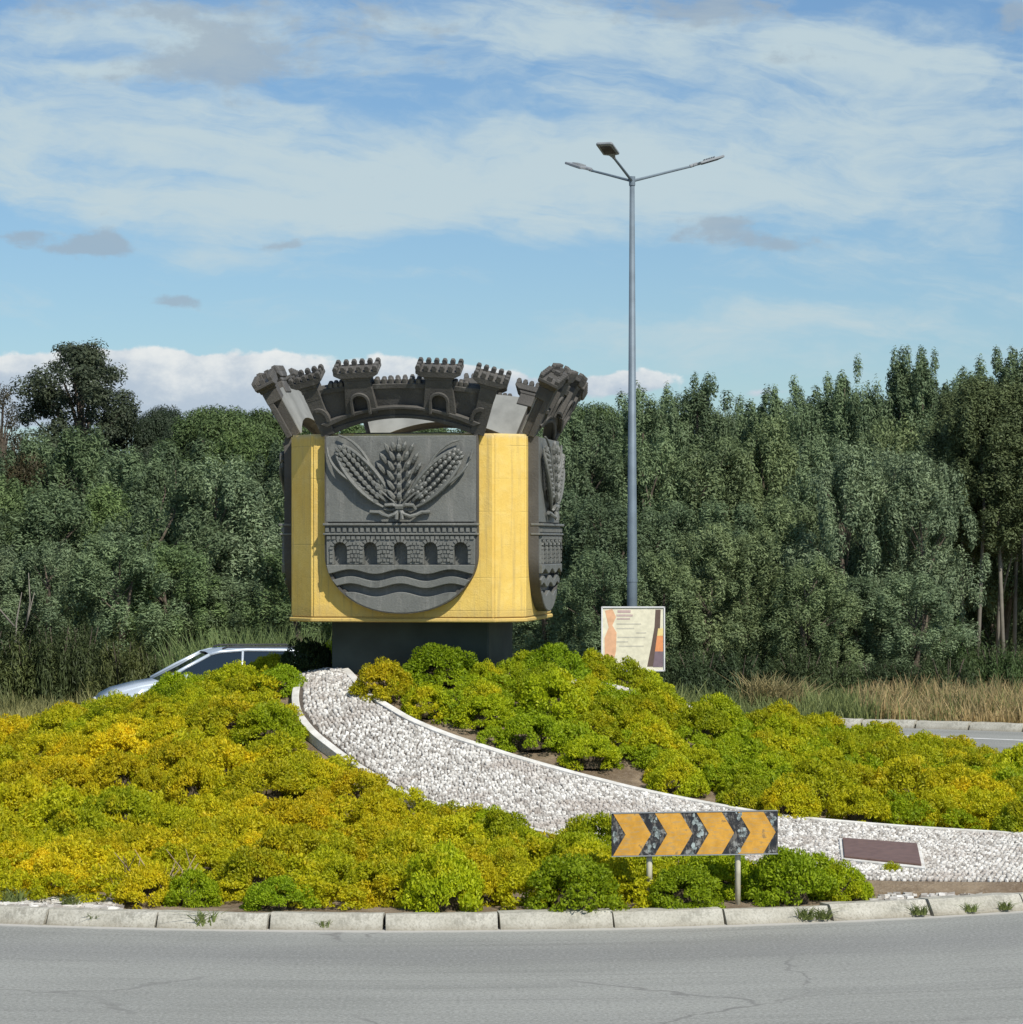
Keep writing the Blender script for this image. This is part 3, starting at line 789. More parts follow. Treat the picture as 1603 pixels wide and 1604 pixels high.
    for sg in (-1, 1):
        rib([(0, -.90), (sg * .08, -.865), (sg * .17, -.87), (sg * .19, -.905), (sg * .12, -.925), (0, -.905)])
        rib([(0, -.91), (sg * .05, -.975), (sg * .13, -1.005), (sg * .2, -.985), (sg * .26, -.955), (sg * .37, -.95)])
        rib([(0, -.91), (sg * .03, -.97), (sg * .035, -1.04)])
        rib([(sg * .02, -.88), (sg * .1, -.80), (sg * .2, -.72)], .014)
    mb.tube([side_T(u, -.89, TH + .07) for u in (-.045, 0, .045)], .035, 7)
    mb.build('ribbon_bow', 'crest', sh)
    return sh
LEAN = R(26.5)
def crown_T(u, v, w):
    """u right, v up along the leaning plate, w out of the plate; the foot of the plate is at the block's top edge"""
    y = -(A_ - .03) - (v * math.sin(LEAN) + w * math.cos(LEAN)); z = ZT + .005 + v * math.cos(LEAN) - w * math.sin(LEAN)
    return (u * (1 + .0 * v), y, z)
def top_edge(u): return .69 - .10 * (abs(u) / 1.1) ** 2       # upper edge of the curtain wall
def side_edge(v): return .935 + .19 * max(0, v) / .7
def make_crown():
    cr = bpy.data.objects.new('crown', None); COL.objects.link(cr)
    n = 24
    up = [(u, top_edge(u)) for u in np.linspace(-1.12, 1.12, n)]
    arch = [(u, .02 + .235 * (1 - (u / .86) ** 2)) for u in np.linspace(.86, -.86, n)]
    poly = up + [(.94, -.0)] + arch + [(-.94, -.0)]
    mb = MB(); mb.prism(poly, -.05, .05, T=crown_T); mb.build('curtain_wall', 'crown', cr, bevel=.008)
    mb = MB(); mb.prism(poly, -.064, -.052, T=crown_T); mb.build('rear_face', 'crown_back', cr)  # thin plate carrying the painted sunlit tone of the inner side
    # moulded band over the arch, with a raised lip
    def bandstrip(lo, hi, w0, w1, name):
        a = [(u, .02 + lo + (.235) * (1 - (u / .90) ** 2)) for u in np.linspace(-.90, .90, n)]
        b = [(u, .02 + hi + (.235) * (1 - (u / .98) ** 2)) for u in np.linspace(.98, -.98, n)]
        mb = MB(); mb.prism(a + b, w0, w1, T=crown_T); mb.build(name, 'crown', cr, bevel=.006)
    bandstrip(.0, .15, .048, .075, 'arch_band')
    bandstrip(.125, .160, .074, .135, 'arch_lip')
    bandstrip(-.012, .03, .074, .098, 'arch_lip')
    # coping under the merlons
    a = [(u, top_edge(u) - .065) for u in np.linspace(-1.10, 1.10, n)]; b = [(u, top_edge(u) - .0) for u in np.linspace(1.12, -1.12, n)]
    mb = MB(); mb.prism(a + b, .048, .075, T=crown_T); mb.build('coping', 'crown', cr, bevel=.005)
    # merlons
    mer = MB(); mer.prism([(-.028, 0), (.028, 0), (.028, .055), (.015, .068), (-.015, .068), (-.028, .055)], -.02, .07, T=lambda u, v, w: (u, -w, v))
    mme = mer.mesh('merlon', .006); mme.materials.append(M['crown'])
    rot = Matrix.Rotation(LEAN, 4, 'X')
    for u in list(np.linspace(-.255, .255, 7)) + [s_ * x for s_ in (-1, 1) for x in (.70, .765, .83)]:
        o = bpy.data.objects.new('merlon', mme); COL.objects.link(o); o.parent = cr
        o.location = crown_T(u, top_edge(u) - .004, 0); o.rotation_euler = (LEAN, 0, 0)
    # towers
    def tower(u0, tilt, base_v, hw0, hw1, hb, hh, door):
        ct, st = math.cos(tilt), math.sin(tilt)
        def T(u, v, w): return crown_T(u0 + (u * ct + v * st), base_v + (-u * st + v * ct), w)
        mb = MB()
        if door:
            dw = .085
            pts = [(-hw0, 0), (-dw, 0)] + [(dw * math.cos(a), .16 + dw * math.sin(a)) for a in np.linspace(math.pi, 0, 9)] + [(dw, 0), (hw0, 0), (hw1, hb), (-hw1, hb)]
            mb.prism(pts, .045, .125, T=T)
            ring = [(-.125, 0)] + [(.125 * math.cos(a), .16 + .125 * math.sin(a)) for a in np.linspace(math.pi, 0, 11)] + [(.125, 0), (.088, 0)] + [(.088 * math.cos(a), .16 + .088 * math.sin(a)) for a in np.linspace(0, math.pi, 11)] + [(-.088, 0)]
            mb.prism(ring, .122, .155, T=T)
        else:
            mb.prism([(-hw0, 0), (hw0, 0), (hw1, hb), (-hw1, hb)], .045, .115, T=T)
        mb.prism([(-hw1, hb - .16), (hw1, hb - .16), (hw1, hb), (-hw1, hb)], -.08, .118, T=T)     # the head runs right through the plate
        mb.prism([(-hw1, hb - .003), (hw1, hb - .003), (hw1 + .04, hb + .045), (-hw1 - .04, hb + .045)], -.09, .13, T=T)
        mb.prism([(-hw1 - .04, hb + .043), (hw1 + .04, hb + .043), (hh, hb + .085), (hh, hb + .125), (-hh, hb + .125), (-hh, hb + .085)], -.11, .15, T=T)
        mb.build('tower', 'crown', cr, bevel=.006)
        mh = MB()
        nn_ = 6 if hh > .26 else 5
        for u in np.linspace(-hh + .03, hh - .03, nn_):
            for w in (-.085, .125):
                mh.prism([(u - .026, hb + .12), (u + .026, hb + .12), (u + .032, hb + .165), (u + .018, hb + .195), (u - .018, hb + .195), (u - .032, hb + .165)], w - .027, w + .027, T=T)
        for u in (-hh + .03, hh - .03):
            mh.prism([(u - .026, hb + .12), (u + .026, hb + .12), (u + .026, hb + .185), (u - .026, hb + .185)], -.01, .05, T=T)
        mh.build('battlement', 'crown', cr, bevel=.005)
    tower(-.46, R(-3), .315, .20, .16, .435, .275, True); tower(.49, R(3), .315, .20, .16, .435, .275, True)
    tower(-.905, R(-16), .03, .085, .10, .635, .205, False); tower(.925, R(17), .03, .085, .10, .635, .215, False)
    # half arches at the foot of the end towers
    for s_ in (-1, 1):
        ring = [(s_ * (.99 + .13 * math.cos(a)), .22 + .17 * math.sin(a)) for a in np.linspace(1.2, math.pi, 9)] + [(s_ * (.99 + .09 * math.cos(a)), .22 + .125 * math.sin(a)) for a in np.linspace(math.pi, 1.2, 9)]
        mb = MB(); mb.prism(ring, .048, .14, T=crown_T); mb.build('door_surround', 'crown', cr)
    return cr
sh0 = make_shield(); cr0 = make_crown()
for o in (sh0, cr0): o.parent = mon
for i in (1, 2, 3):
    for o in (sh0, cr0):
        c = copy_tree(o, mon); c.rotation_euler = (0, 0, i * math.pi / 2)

# ------------------------------------------------------------------ lamp post
def P3(px, py, d): return ((px - PX0) / F * d, d, H - (py - PY0) / F * d)
LD = 60.5
lx = (990.5 - PX0) / F * LD; ltop = H + (PY0 - 281) / F * LD
lamp = empty('street_lamp', (lx, LD, 0), 0, 'tall grey steel street lamp with three upward arms behind the white sign', 'street lamp')
mb = MB(); mb.tube([(0, 0, 0), (0, 0, 2.6), (0, 0, ltop)], [.112, .100, .048], 16); mb.build('pole', 'galv', lamp, smooth=True)
mb = MB(); mb.tube([(0, 0, ltop - .12), (0, 0, ltop + .06)], .062, 14); mb.build('collar', 'galv', lamp)
mb = MB(); mb.tube([(0, 0, 0), (0, 0, .03)], .2, 4); mb.build('base_plate', 'galv', lamp)
mb = MB(); mb.tube([(0, 0, 2.55), (0, 0, 2.62)], .108, 16); mb.build('band', 'galv', lamp)
mb = MB(); mb.box((0, -.1, 1.0), (.09, .02, .35)); mb.build('access_door', 'galv', lamp, bevel=.004)
arm = MB(); arm.tube([(0, 0, -.03), (.25, 0, .035), (.75, 0, .17), (1.25, 0, .30)], [.030, .028, .026, .024], 8)
arme = arm.mesh('arm'); arme.materials.append(M['galv'])
hd = MB(); hp = [(0, -.04), (.09, -.06), (.13, -.165), (.60, -.165), (.64, -.14), (.64, .14), (.60, .165), (.13, .165), (.09, .06), (0, .04)]
hd.prism(hp, .0, .045); hde = hd.mesh('lamp_head', .008, 2); hde.materials.append(M['lampgrey'])
ls = MB(); ls.prism([(.2, -.115), (.54, -.10), (.54, .10), (.2, .115)], -.012, .002); lse = ls.mesh('lens'); lse.materials.append(M['lens'])
fi = MB()
for q in range(5): fi.box((.26 + q * .05, 0, .064), (.012, .18, .022))
fie = fi.mesh('cooling_fins'); fie.materials.append(M['lampgrey'])
sp_ = MB(); sp_.tube([(-.06, 0, .02), (.10, 0, .03)], .034, 8); spe = sp_.mesh('spigot'); spe.materials.append(M['lampgrey'])
for a in (R(10.6), R(130.6), R(-109.4)):
    o = bpy.data.objects.new('arm', arme); COL.objects.link(o); o.parent = lamp; o.location = (0, 0, ltop); o.rotation_euler = (0, 0, a)
    h_ = bpy.data.objects.new('lamp_head', hde); COL.objects.link(h_); h_.parent = lamp
    h_.location = (1.24 * math.cos(a), 1.24 * math.sin(a), ltop + .285); h_.rotation_euler = (0, R(-17), a)
    for me_ in (lse, fie, spe):
        c = bpy.data.objects.new(me_.name, me_); COL.objects.link(c); c.parent = h_

# ------------------------------------------------------------------ poster sign
SD = 58.6
sx0, sx1 = (943 - PX0) / F * SD, (1041 - PX0) / F * SD
stop = H + (PY0 - 950) / F * SD
sgn = empty('poster_sign', ((sx0 + sx1) / 2, SD, 0), R(2), 'white framed poster board with cream print standing in front of the lamp post', 'sign')
W2 = (sx1 - sx0) / 2; hs = 1.24
mb = MB(); mb.box((0, 0, stop - hs / 2), (2 * W2, .035, hs)); mb.build('panel', 'white', sgn, bevel=.004)
fr = MB(); fr.box((0, -.02, stop - .012), (2 * W2 + .02, .05, .024)); fr.box((W2, -.02, stop - hs / 2), (.024, .05, hs)); fr.box((-W2, -.02, stop - hs / 2), (.024, .05, hs)); fr.box((0, -.02, stop - hs + .012), (2 * W2 + .02, .05, .024))
fr.build('frame', 'white', sgn)
for s_ in (-1, 1):
    mb = MB(); mb.tube([(s_ * W2 * .8, .045, 0), (s_ * W2 * .8, .045, stop - .05)], .025, 8); mb.build('post', 'galv', sgn)
def flat(name, col, pts, y, parent=sgn):
    if name not in M: M[name] = plain(name, col, .6, var=.10, scale=9)
    mb = MB(); mb.prism(pts, 0, .003, T=lambda u, v, w: (u, y - w, stop + v)); return mb.build(name, name, parent)
w = W2
flat('printed_sheet', (.74, .70, .52), [(-w + .02, -.03), (w - .02, -.03), (w - .02, -hs + .03), (-w + .02, -hs + .03)], -.0185)
flat('printed_figure', (.72, .42, .24), [(-w + .06, -.08), (-w + .20, -.05), (-w + .27, -.2), (-w + .20, -.36), (-w + .28, -.5), (-w + .27, -.85), (-w + .20, -1.15), (-w + .06, -1.15), (-w + .05, -.6), (-w + .13, -.4)], -.022)
flat('printed_heading', (.50, .37, .34), [(-w + .30, -.07), (-w + .55, -.07), (-w + .55, -.12), (-w + .30, -.12)], -.022)
flat('printed_text', (.54, .42, .38), [(-w + .28, -.15), (-w + .59, -.15), (-w + .59, -.19), (-w + .28, -.19)], -.022)
flat('printed_text', None, [(-w + .29, -.22), (-w + .54, -.22), (-w + .54, -.25), (-w + .29, -.25)], -.022)
for q, (a, b_) in enumerate(((.28, .75), (.28, .62), (.66, .85), (.30, .83), (.28, .5), (.33, .8))):
    flat('printed_small_text', (.56, .53, .42), [(-w + a, -.32 - q * .085), (-w + b_, -.32 - q * .085), (-w + b_, -.345 - q * .085), (-w + a, -.345 - q * .085)], -.022)
flat('printed_silhouette', (.13, .09, .07), [(w - .17, -.06), (w - .07, -.06), (w - .085, -.45), (w - .17, -.78), (w - .20, -1.15), (w - .33, -1.15), (w - .25, -.75), (w - .19, -.4)], -.022)
flat('printed_sunset', (.75, .30, .12), [(w - .14, -.55), (w - .025, -.55), (w - .025, -.86), (w - .18, -.86)], -.0225)
flat('printed_glow', (.78, .62, .25), [(w - .12, -.42), (w - .025, -.42), (w - .025, -.56), (w - .14, -.56)], -.0235)
flat('printed_shore', (.20, .15, .17), [(w - .18, -.86), (w - .025, -.86), (w - .025, -1.16), (w - .22, -1.16)], -.0225)

# ------------------------------------------------------------------ chevron board
BD = 27.25
bx0, bx1 = (958 - PX0) / F * BD, (1219 - PX0) / F * BD
bz0, bz1 = H - (1340 - PY0) / F * BD, H - (1271 - PY0) / F * BD
bw, bh = bx1 - bx0, bz1 - bz0
chev = empty('chevron_board', ((bx0 + bx1) / 2, BD, .12), R(1.2), 'black chevron board with four worn amber arrows on two posts above the kerb', 'road sign')
z0 = bz0 - .12; zc = z0 + bh / 2
def BT(u, v, w_): return (u, -w_, zc + v + u * .014)
mb = MB(); mb.prism([(-bw / 2, -bh / 2), (bw / 2, -bh / 2), (bw / 2, bh / 2), (-bw / 2, bh / 2)], -.012, .012, T=BT); mb.build('panel', 'board_black', chev, bevel=.004)
mb = MB()
for (a, b_) in ((-bh / 2, -bh / 2 + .008), (bh / 2 - .008, bh / 2)): mb.prism([(-bw / 2, a), (bw / 2, a), (bw / 2, b_), (-bw / 2, b_)], .012, .020, T=BT)
mb.build('rim', 'lampgrey', chev)
hh = bh / 2 - .010
for i in range(4):
    u0 = -bw / 2 + .015 + i * (bw / 4)
    pts = [(u0, -hh), (u0 + .225, -hh), (u0 + .335, 0), (u0 + .225, hh), (u0, hh), (u0 + .11, 0)]
    mb = MB(); mb.prism(pts, .0125, .0155, T=BT); mb.build('chevron', 'chevron', chev)
rs = random.Random(21)
for (uc, vc, s_, n_) in ((-.70, .0, .02, 4), (-.33, .02, .03, 8), (-.38, -.14, .03, 4), (-.37, .14, .03, 4), (.045, .03, .03, 9), (.01, .14, .03, 5), (.0, -.15, .03, 5), (.42, .0, .03, 9), (.38, .15, .03, 5), (.38, -.14, .03, 4), (.70, .12, .02, 3)):
    for q in range(n_):
        u, v = uc + rs.uniform(-s_, s_), vc + rs.uniform(-.05, .05); k1 = rs.uniform(.007, .024); ang0 = rs.uniform(0, 6)
        pts = [(u + k1 * rs.uniform(.5, 1.2) * math.cos(ang0 + t), max(-hh, min(hh, v + k1 * rs.uniform(.6, 1.8) * math.sin(ang0 + t)))) for t in (0, 1.1, 2.1, 3.2, 4.2, 5.2)]
        mb = MB(); mb.prism(pts, .0126, .0145 + q * .0004, T=BT); mb.build('peeled_film', 'peel', chev)
for px_ in (1018, 1157):
    u = (px_ - PX0) / F * BD - (bx0 + bx1) / 2
    mb = MB(); mb.tube([(u, .05, -.14), (u, .045, zc + bh / 2 - .01)], .026, 10); mb.build('post', 'post', chev, smooth=True)
    mb = MB(); mb.box((u, .028, zc + .1), (.09, .03, .035)); mb.box((u, .028, zc - .1), (.09, .03, .035)); mb.build('bracket', 'lampgrey', chev)

# ------------------------------------------------------------------ car on the far side of the ring
def make_car():
    car = empty('parked_car' if False else 'car', (0, 0, 0), 0, 'silver blue hatchback passing behind the mound at the end of the tree line', 'car')
    # side profile: x forward is negative (the car faces -x), z up
    L, Wd = 4.25, .86
    prof = [(-2.12, .30), (-2.14, .50), (-2.08, .68), (-1.85, .80), (-1.45, .90), (-1.08, .96), (-.20, .99), (.9, 1.0), (1.75, 1.0), (2.02, .92), (2.12, .75), (2.12, .40), (2.05, .28)]
    def arch_pts(xc, r_): return [(xc + r_ * math.cos(t), .30 + r_ * math.sin(t)) for t in np.linspace(0, math.pi, 9)]
    low = arch_pts(1.28, .36) + arch_pts(-1.32, .36)
    poly = prof + [(1.75, .24)] + [(x, max(z, .24)) for x, z in low[:9]] + [(.8, .22), (-.8, .22)] + [(x, max(z, .24)) for x, z in low[9:]] + [(-1.8, .24)]
    def T(s_):
        def f_(u, v, w_): return (u, w_ * (1 - .05 * max(0, v - .6)) * (1 - .035 * (u / 2.1) ** 4 * 2), v)
        return f_
    mb = MB(); mb.prism(poly, -Wd, Wd, T=T(1)); mb.build('body', 'silver', car, bevel=.035, seg=3, smooth=True)
    def ins(z): return Wd - .045 - max(0, z - .96) * .36
    gh = [(-1.12, .955), (-.28, 1.40), (-.10, 1.445), (.35, 1.475), (1.0, 1.465), (1.45, 1.43), (1.62, 1.38), (1.93, .96)]
    vs = []; n = len(gh)
    for s_ in (-1, 1):
        for (x, z) in gh: vs.append((x, s_ * ins(z), z))
    fs = [tuple(range(n)), tuple(range(2 * n - 1, n - 1, -1))] + [(i, i + n, i + 1 + n, i + 1) for i in range(n - 1)]
    mb = MB(); mb.add(vs, fs); mb.build('greenhouse', 'glass', car)
    # roof skin and pillars, proud of the glass
    mb = MB()
    rf = gh[1:7]; k_ = len(rf)
    vs = []
    for (x, z) in rf:
        for q in (-1, -.6, 0, .6, 1): vs.append((x, q * (ins(z) + .006), z + .018 + .02 * (1 - q * q)))
    fs = [(i * 5 + q, i * 5 + q + 1, (i + 1) * 5 + q + 1, (i + 1) * 5 + q) for i in range(k_ - 1) for q in range(4)]
    mb.add(vs, fs); o = mb.build('roof', 'silver', car, smooth=True)
    for s_ in (-1, 1):
        mb = MB()
        def pil(x0, z0_, x1, z1, r0=.035, r1=.03): mb.tube([(x0, s_ * (ins(z0_) + .004), z0_), ((x0 + x1) / 2, s_ * (ins((z0_ + z1) / 2) + .006), (z0_ + z1) / 2 + .012), (x1, s_ * (ins(z1) + .002), z1)], [r0, r1, r1], 8)
        pil(-1.12, .95, -.26, 1.41); pil(1.62, 1.38, 1.95, .95, .06, .07); pil(.25, .96, .30, 1.46, .022, .022); pil(1.15, .96, 1.2, 1.45, .028, .024)
        mb.tube([(x, s_ * (ins(z) + .006), z + .004) for x, z in gh[1:7]], .028, 8)
        mb.build('pillar', 'silver', car, smooth=True)
        mb = MB(); mb.tube([(-.05, s_ * .60, 1.50), (.05, s_ * .60, 1.53), (1.25, s_ * .60, 1.525), (1.35, s_ * .60, 1.49)], .016, 8); mb.build('roof_rail', 'trim', car)
        mb = MB(); mb.box((-.72, s_ * .98, 1.03), (.12, .2, .13)); mb.build('mirror', 'silver', car, bevel=.03, seg=2)
        mb = MB(); mb.prism([(-2.11, .62), (-1.75, .76), (-1.72, .66), (-2.1, .55)], s_ * .60, s_ * .845, T=lambda u, v, w_: (u - .012, w_, v)); mb.build('headlight', 'white', car)
        mb = MB(); mb.box((2.06, s_ * .74, .84), (.12, .2, .22)); mb.build('tail_light', 'red', car, bevel=.02)
        for x in (-1.32, 1.28):
            wt = MB(); wt.tube([(x, s_ * .66, .31), (x, s_ * .86, .31)], .31, 24); wh = wt.build('wheel', 'rubber', car, bevel=.02)
            rm = MB(); rm.tube([(x, s_ * .85, .31), (x, s_ * .872, .31)], .20, 12); rm.build('rim', 'lampgrey', wh)
        for x in (-.45, .55):
            mb = MB(); mb.box((x + .35, s_ * .855, .88), (.16, .03, .03)); mb.build('door_handle', 'silver', car, bevel=.008)
    mb = MB(); mb.box((-2.135, 0, .42), (.03, 1.0, .16)); mb.build('grille', 'trim', car, bevel=.01)
    return car
car = make_car()
cpx = (-5.35 - CX); cyy = CY + math.sqrt(15.2 ** 2 - cpx ** 2)
car.location = (-5.05, cyy, 0.006)
car.rotation_euler = (0, 0, math.atan2(cpx, -(cyy - CY)) * 0 + R(13))

# ------------------------------------------------------------------ shrubs of the island
def bush_mesh(seed, lumps, per, leafL, leafW, squash=.8):
    rs = np.random.default_rng(seed)
    # irregular dome of overlapping small domes
    th = rs.uniform(0, 2 * np.pi, lumps); cz0 = rs.uniform(-.05, 1.0, lumps)
    ce = np.clip(cz0, 0, 1); rr = np.sqrt(1 - ce ** 2) * rs.uniform(.70, .86, lumps)
    cz = ce * .78 * rs.uniform(.86, 1.06, lumps) + .04
    C = np.c_[rr * np.cos(th), rr * np.sin(th), cz]
    Rl = rs.uniform(.11, .27, lumps)
    Q = []
    for c, r in zip(C, Rl):
        n = int(per * (r / .21) ** 2)
        d = rand_dirs(rs, n); d[:, 2] = np.abs(d[:, 2]) * 1.0 - .25; d = unit(d)
        out = unit(c * [1, 1, .8] + 1e-6)
        P = c + d * r * rs.uniform(.72, 1.06, (n, 1)) * [1, 1, .85]
        # little upright rosettes: leaves fan out of their growing point
        N = unit(np.cross(d, rand_dirs(rs, n)))
        N = unit(N * .75 + d * .65)
        D = unit(d * 1.0 + out * .3 + rand_dirs(rs, n) * .75 + [0, 0, .35])
        Q.append(leaf_quads(P, N, D, leafL * rs.uniform(.6, 1.3, n), leafW * rs.uniform(.7, 1.3, n), rs))
    Q = np.concatenate(Q)
    Q = Q[Q[:, :, 2].min(1) > -.05]
    me = quads_mesh('foliage', Q)
    me.materials.append(M['bush'])
    return me
def stem_mesh(seed):
    rs = random.Random(seed); mb = MB()
    for i in range(9):
        a = rs.uniform(0, 6.28); r = rs.uniform(.3, .75)
        mb.tube([(0, 0, -.1), (r * .5 * math.cos(a), r * .5 * math.sin(a), .25), (r * math.cos(a) * .9, r * math.sin(a) * .9, .42)], [.035, .024, .012], 5)
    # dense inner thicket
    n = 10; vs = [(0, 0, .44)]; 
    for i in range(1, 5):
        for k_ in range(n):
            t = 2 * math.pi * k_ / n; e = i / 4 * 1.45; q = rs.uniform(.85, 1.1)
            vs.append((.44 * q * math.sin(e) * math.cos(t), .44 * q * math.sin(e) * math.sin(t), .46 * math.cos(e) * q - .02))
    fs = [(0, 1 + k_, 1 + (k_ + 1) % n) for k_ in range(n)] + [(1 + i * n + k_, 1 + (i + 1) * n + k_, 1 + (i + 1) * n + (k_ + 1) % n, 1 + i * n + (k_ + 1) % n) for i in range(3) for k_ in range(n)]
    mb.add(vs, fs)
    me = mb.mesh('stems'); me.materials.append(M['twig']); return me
NB = 9
FOL = [bush_mesh(100 + i, 78, 150, .085, .036) for i in range(NB)]
STM = [stem_mesh(200 + i) for i in range(4)]
GOLD = (.70, .57, .016); OLIVE = (.50, .50, .014); LIME = (.40, .49, .012); GREEN = (.17, .29, .014); DARK = (.035, .06, .02)
bush_count = [0]
def put_bush(x, y, rad, ht, col, label, group, zoff=-.03):
    i = bush_count[0]; bush_count[0] += 1
    e = empty('shrub', (x, y, float(mound(x, y)) + zoff), random.uniform(0, 6.28), label, 'shrub', group)
    e.scale = (rad, rad * random.uniform(.9, 1.1), ht)
    e.rotation_euler.x = random.uniform(-.08, .08); e.rotation_euler.y = random.uniform(-.08, .08)
    f_ = bpy.data.objects.new('foliage', FOL[random.randrange(NB)]); COL.objects.link(f_); f_.parent = e; f_.color = (*col, 1)
    s_ = bpy.data.objects.new('stems', STM[random.randrange(4)]); COL.objects.link(s_); s_.parent = e
    return e
def mixc(a, b, t): return tuple(p * (1 - t) + q * t for p, q in zip(a, b))
def proj(x, y, z): return (PX0 + x / y * F, PY0 - (z - H) / y * F)
PLACED = []
# hand-placed shrubs that can be told apart
def at(px, py, rad, ht, col, label):
    x, y = unproject(px, py, 0)
    PLACED.append((x, y, rad)); put_bush(x, y, rad, ht, col, label, 'shrubs on the roundabout mound', -.02)
at(1072, 1420, .36, .40, mixc(LIME, GREEN, .4), 'low round green shrub between the two posts of the chevron board')
at(1240, 1414, .44, .52, mixc(LIME, GREEN, .45), 'broad bright green shrub just right of the chevron board')
at(1318, 1408, .30, .38, LIME, 'small lime shrub at the right end of the kerbside row')
at(900, 1424, .50, .50, mixc(LIME, GREEN, .35), 'large lime shrub on the kerb left of the chevron board')
at(1398, 1380, .15, .20, LIME, 'tiny lime shrub below the maroon plaque')
at(440, 1424, .34, .32, mixc(LIME, GREEN, .5), 'low green shrub at the kerb beneath the golden slope')
at(300, 1418, .30, .36, mixc(LIME, GREEN, .3), 'small green shrub on the kerb beside the dry bare twigs')
at(690, 1424, .42, .62, mixc(LIME, OLIVE, .3), 'tall lime shrub on the kerb below the path')
at(867, 1068, .46, .52, mixc(LIME, GREEN, .6), 'round lime green shrub at the right foot of the plinth')
at(985, 1092, .50, .42, mixc(LIME, GREEN, .7), 'deep green shrub on the mound in front of the poster sign')
at(835, 1174, .42, .44, mixc(LIME, GREEN, .3), 'green shrub spilling over the right rim of the path at mid slope')
at(925, 1203, .38, .40, mixc(LIME, OLIVE, .3), 'lime shrub at the right rim of the path above the chevron board')
at(672, 1122, .36, .40, mixc(LIME, OLIVE, .5), 'small olive shrub at the right rim near the top of the path')
at(760, 1140, .40, .42, mixc(LIME, OLIVE, .2), 'bright shrub at the right rim of the path below the plinth')
at(482, 1062, .38, .54, DARK, 'dark green clipped shrub at the left foot of the plinth')
at(440, 1088, .34, .40, mixc(LIME, GREEN, .5), 'small green shrub left of the top end of the cobbled path')
at(600, 1096, .42, .50, mixc(OLIVE, GOLD, .35), 'olive gold shrub right of the top end of the cobbled path')
at(690, 1070, .52, .50, mixc(LIME, GREEN, .55), 'green shrub hiding the front foot of the plinth')
rs = random.Random(77)
def zone(x, y):
    px, py = proj(x, y, float(mound(x, y)) + .3)
    left = not (px > np.interp(py, [1049, 1180, 1260, 1310, 1400], [520, 700, 1000, 1603, 1700]))
    return px, py, left
LEFT_BARE = [(unproject(445, 1112, 0), .14)]
cands = []
for _ in range(26000):
    a = rs.uniform(0, 2 * math.pi); r = rs.random() ** .6 * 11.72
    cands.append((CX + r * math.cos(a), CY + r * math.sin(a), r))
nfree = 0
for x, y, r in cands:
    if nfree >= 284: break
    if r < 1.75: continue
    if abs(x / y) > .19 : continue
    back = y > CY + 1.0
    if back and (r > 8.0): continue
    if y > CY + 3.5: continue
    rad = rs.uniform(.28, .50)
    if r > 11.72 - rad * .75: continue
    d1 = min(edge_dist(x, y, PA), edge_dist(x, y, PB)); ins_ = in_poly(x, y, POLY1)
    if ins_ or d1 < rad * (.50 if zone(x, y)[2] is False else .70): continue
    if in_poly(x, y, POLY2) or min(edge_dist(x, y, PA2), edge_dist(x, y, PB2)) < rad * .35: continue
    if any(math.hypot(x - b[0], y - b[1]) < c_ + rad * .8 for b, c_ in LEFT_BARE): continue
    near = y < 31
    if any((x - p[0]) ** 2 + (y - p[1]) ** 2 < ((rad + p[2]) * (.60 if near else .66)) ** 2 for p in PLACED): continue
    px, py, left = zone(x, y)
    if -20 < px < 250 and py > 1370 and r > 10.9: continue
    if px > 1330 and r > 10.4 and left: continue
    gold = .5 + .5 * math.sin(x * 1.3 + 1.0) * math.cos(y * .9)
    if left:
        t = min(1, max(0, .30 + .75 * gold - max(0, (px - 500) / 900) - (.45 if py > 1385 else 0) - (.3 if r < 4.5 else 0) + rs.uniform(-.15, .15)))
        col = mixc(mixc(LIME, GREEN, .25), GOLD, t)
        tone = 'golden yellow' if t > .5 else 'lime green'
        if py > 1370: where = 'in the low row along the near kerb' if px < 700 else 'in the kerbside row left of the chevron board'
        elif d1 < rad + .45: where = 'hanging over the left rim of the cobbled path'
        elif y > CY - 3.2: where = 'on the brow of the mound in front of the passing car'
        elif px < 130: where = 'at the left edge of the photo on the mound'
        elif y > 33: where = 'on the upper slope left of the cobbled path'
        elif y > 30.3: where = 'half way up the slope left of the cobbled path'
        else: where = 'low on the slope left of the cobbled path'
        lab = tone + ' shrub ' + where
    else:
        t = min(1, max(0, .18 + .55 * gold * max(0, min(1, (px - 900) / 500)) + rs.uniform(-.15, .2)))
        col = mixc(mixc(LIME, GREEN, .25), mixc(GOLD, OLIVE, .3), t)
        tone = 'yellow tinged' if t > .4 else 'green'
        if d1 < rad + .5: where = 'crowding the right rim of the cobbled path'
        elif px < 900: where = 'on the mound between plinth and cobbled path'
        elif y > CY - 1.5: where = 'on the skyline of the mound right of the monument'
        elif px > 1430: where = 'at the right edge of the photo above the path'
        elif px > 1150: where = 'on the lower slope behind the chevron board'
        else: where = 'on the slope right of the plinth'
        lab = tone + ' shrub ' + where
    ht = max(.40 if not (left and y > CY - 3.4) else .34, rad * rs.uniform(1.0, 1.3) * (.86 if left and y > CY - 3.4 else 1)) + (.05 if px < 220 and py < 1150 else .07 if px < 440 and y > CY - 3.2 else 0)
    PLACED.append((x, y, rad)); nfree += 1
    put_bush(x, y, rad, ht, col, lab, 'shrubs on the roundabout mound')
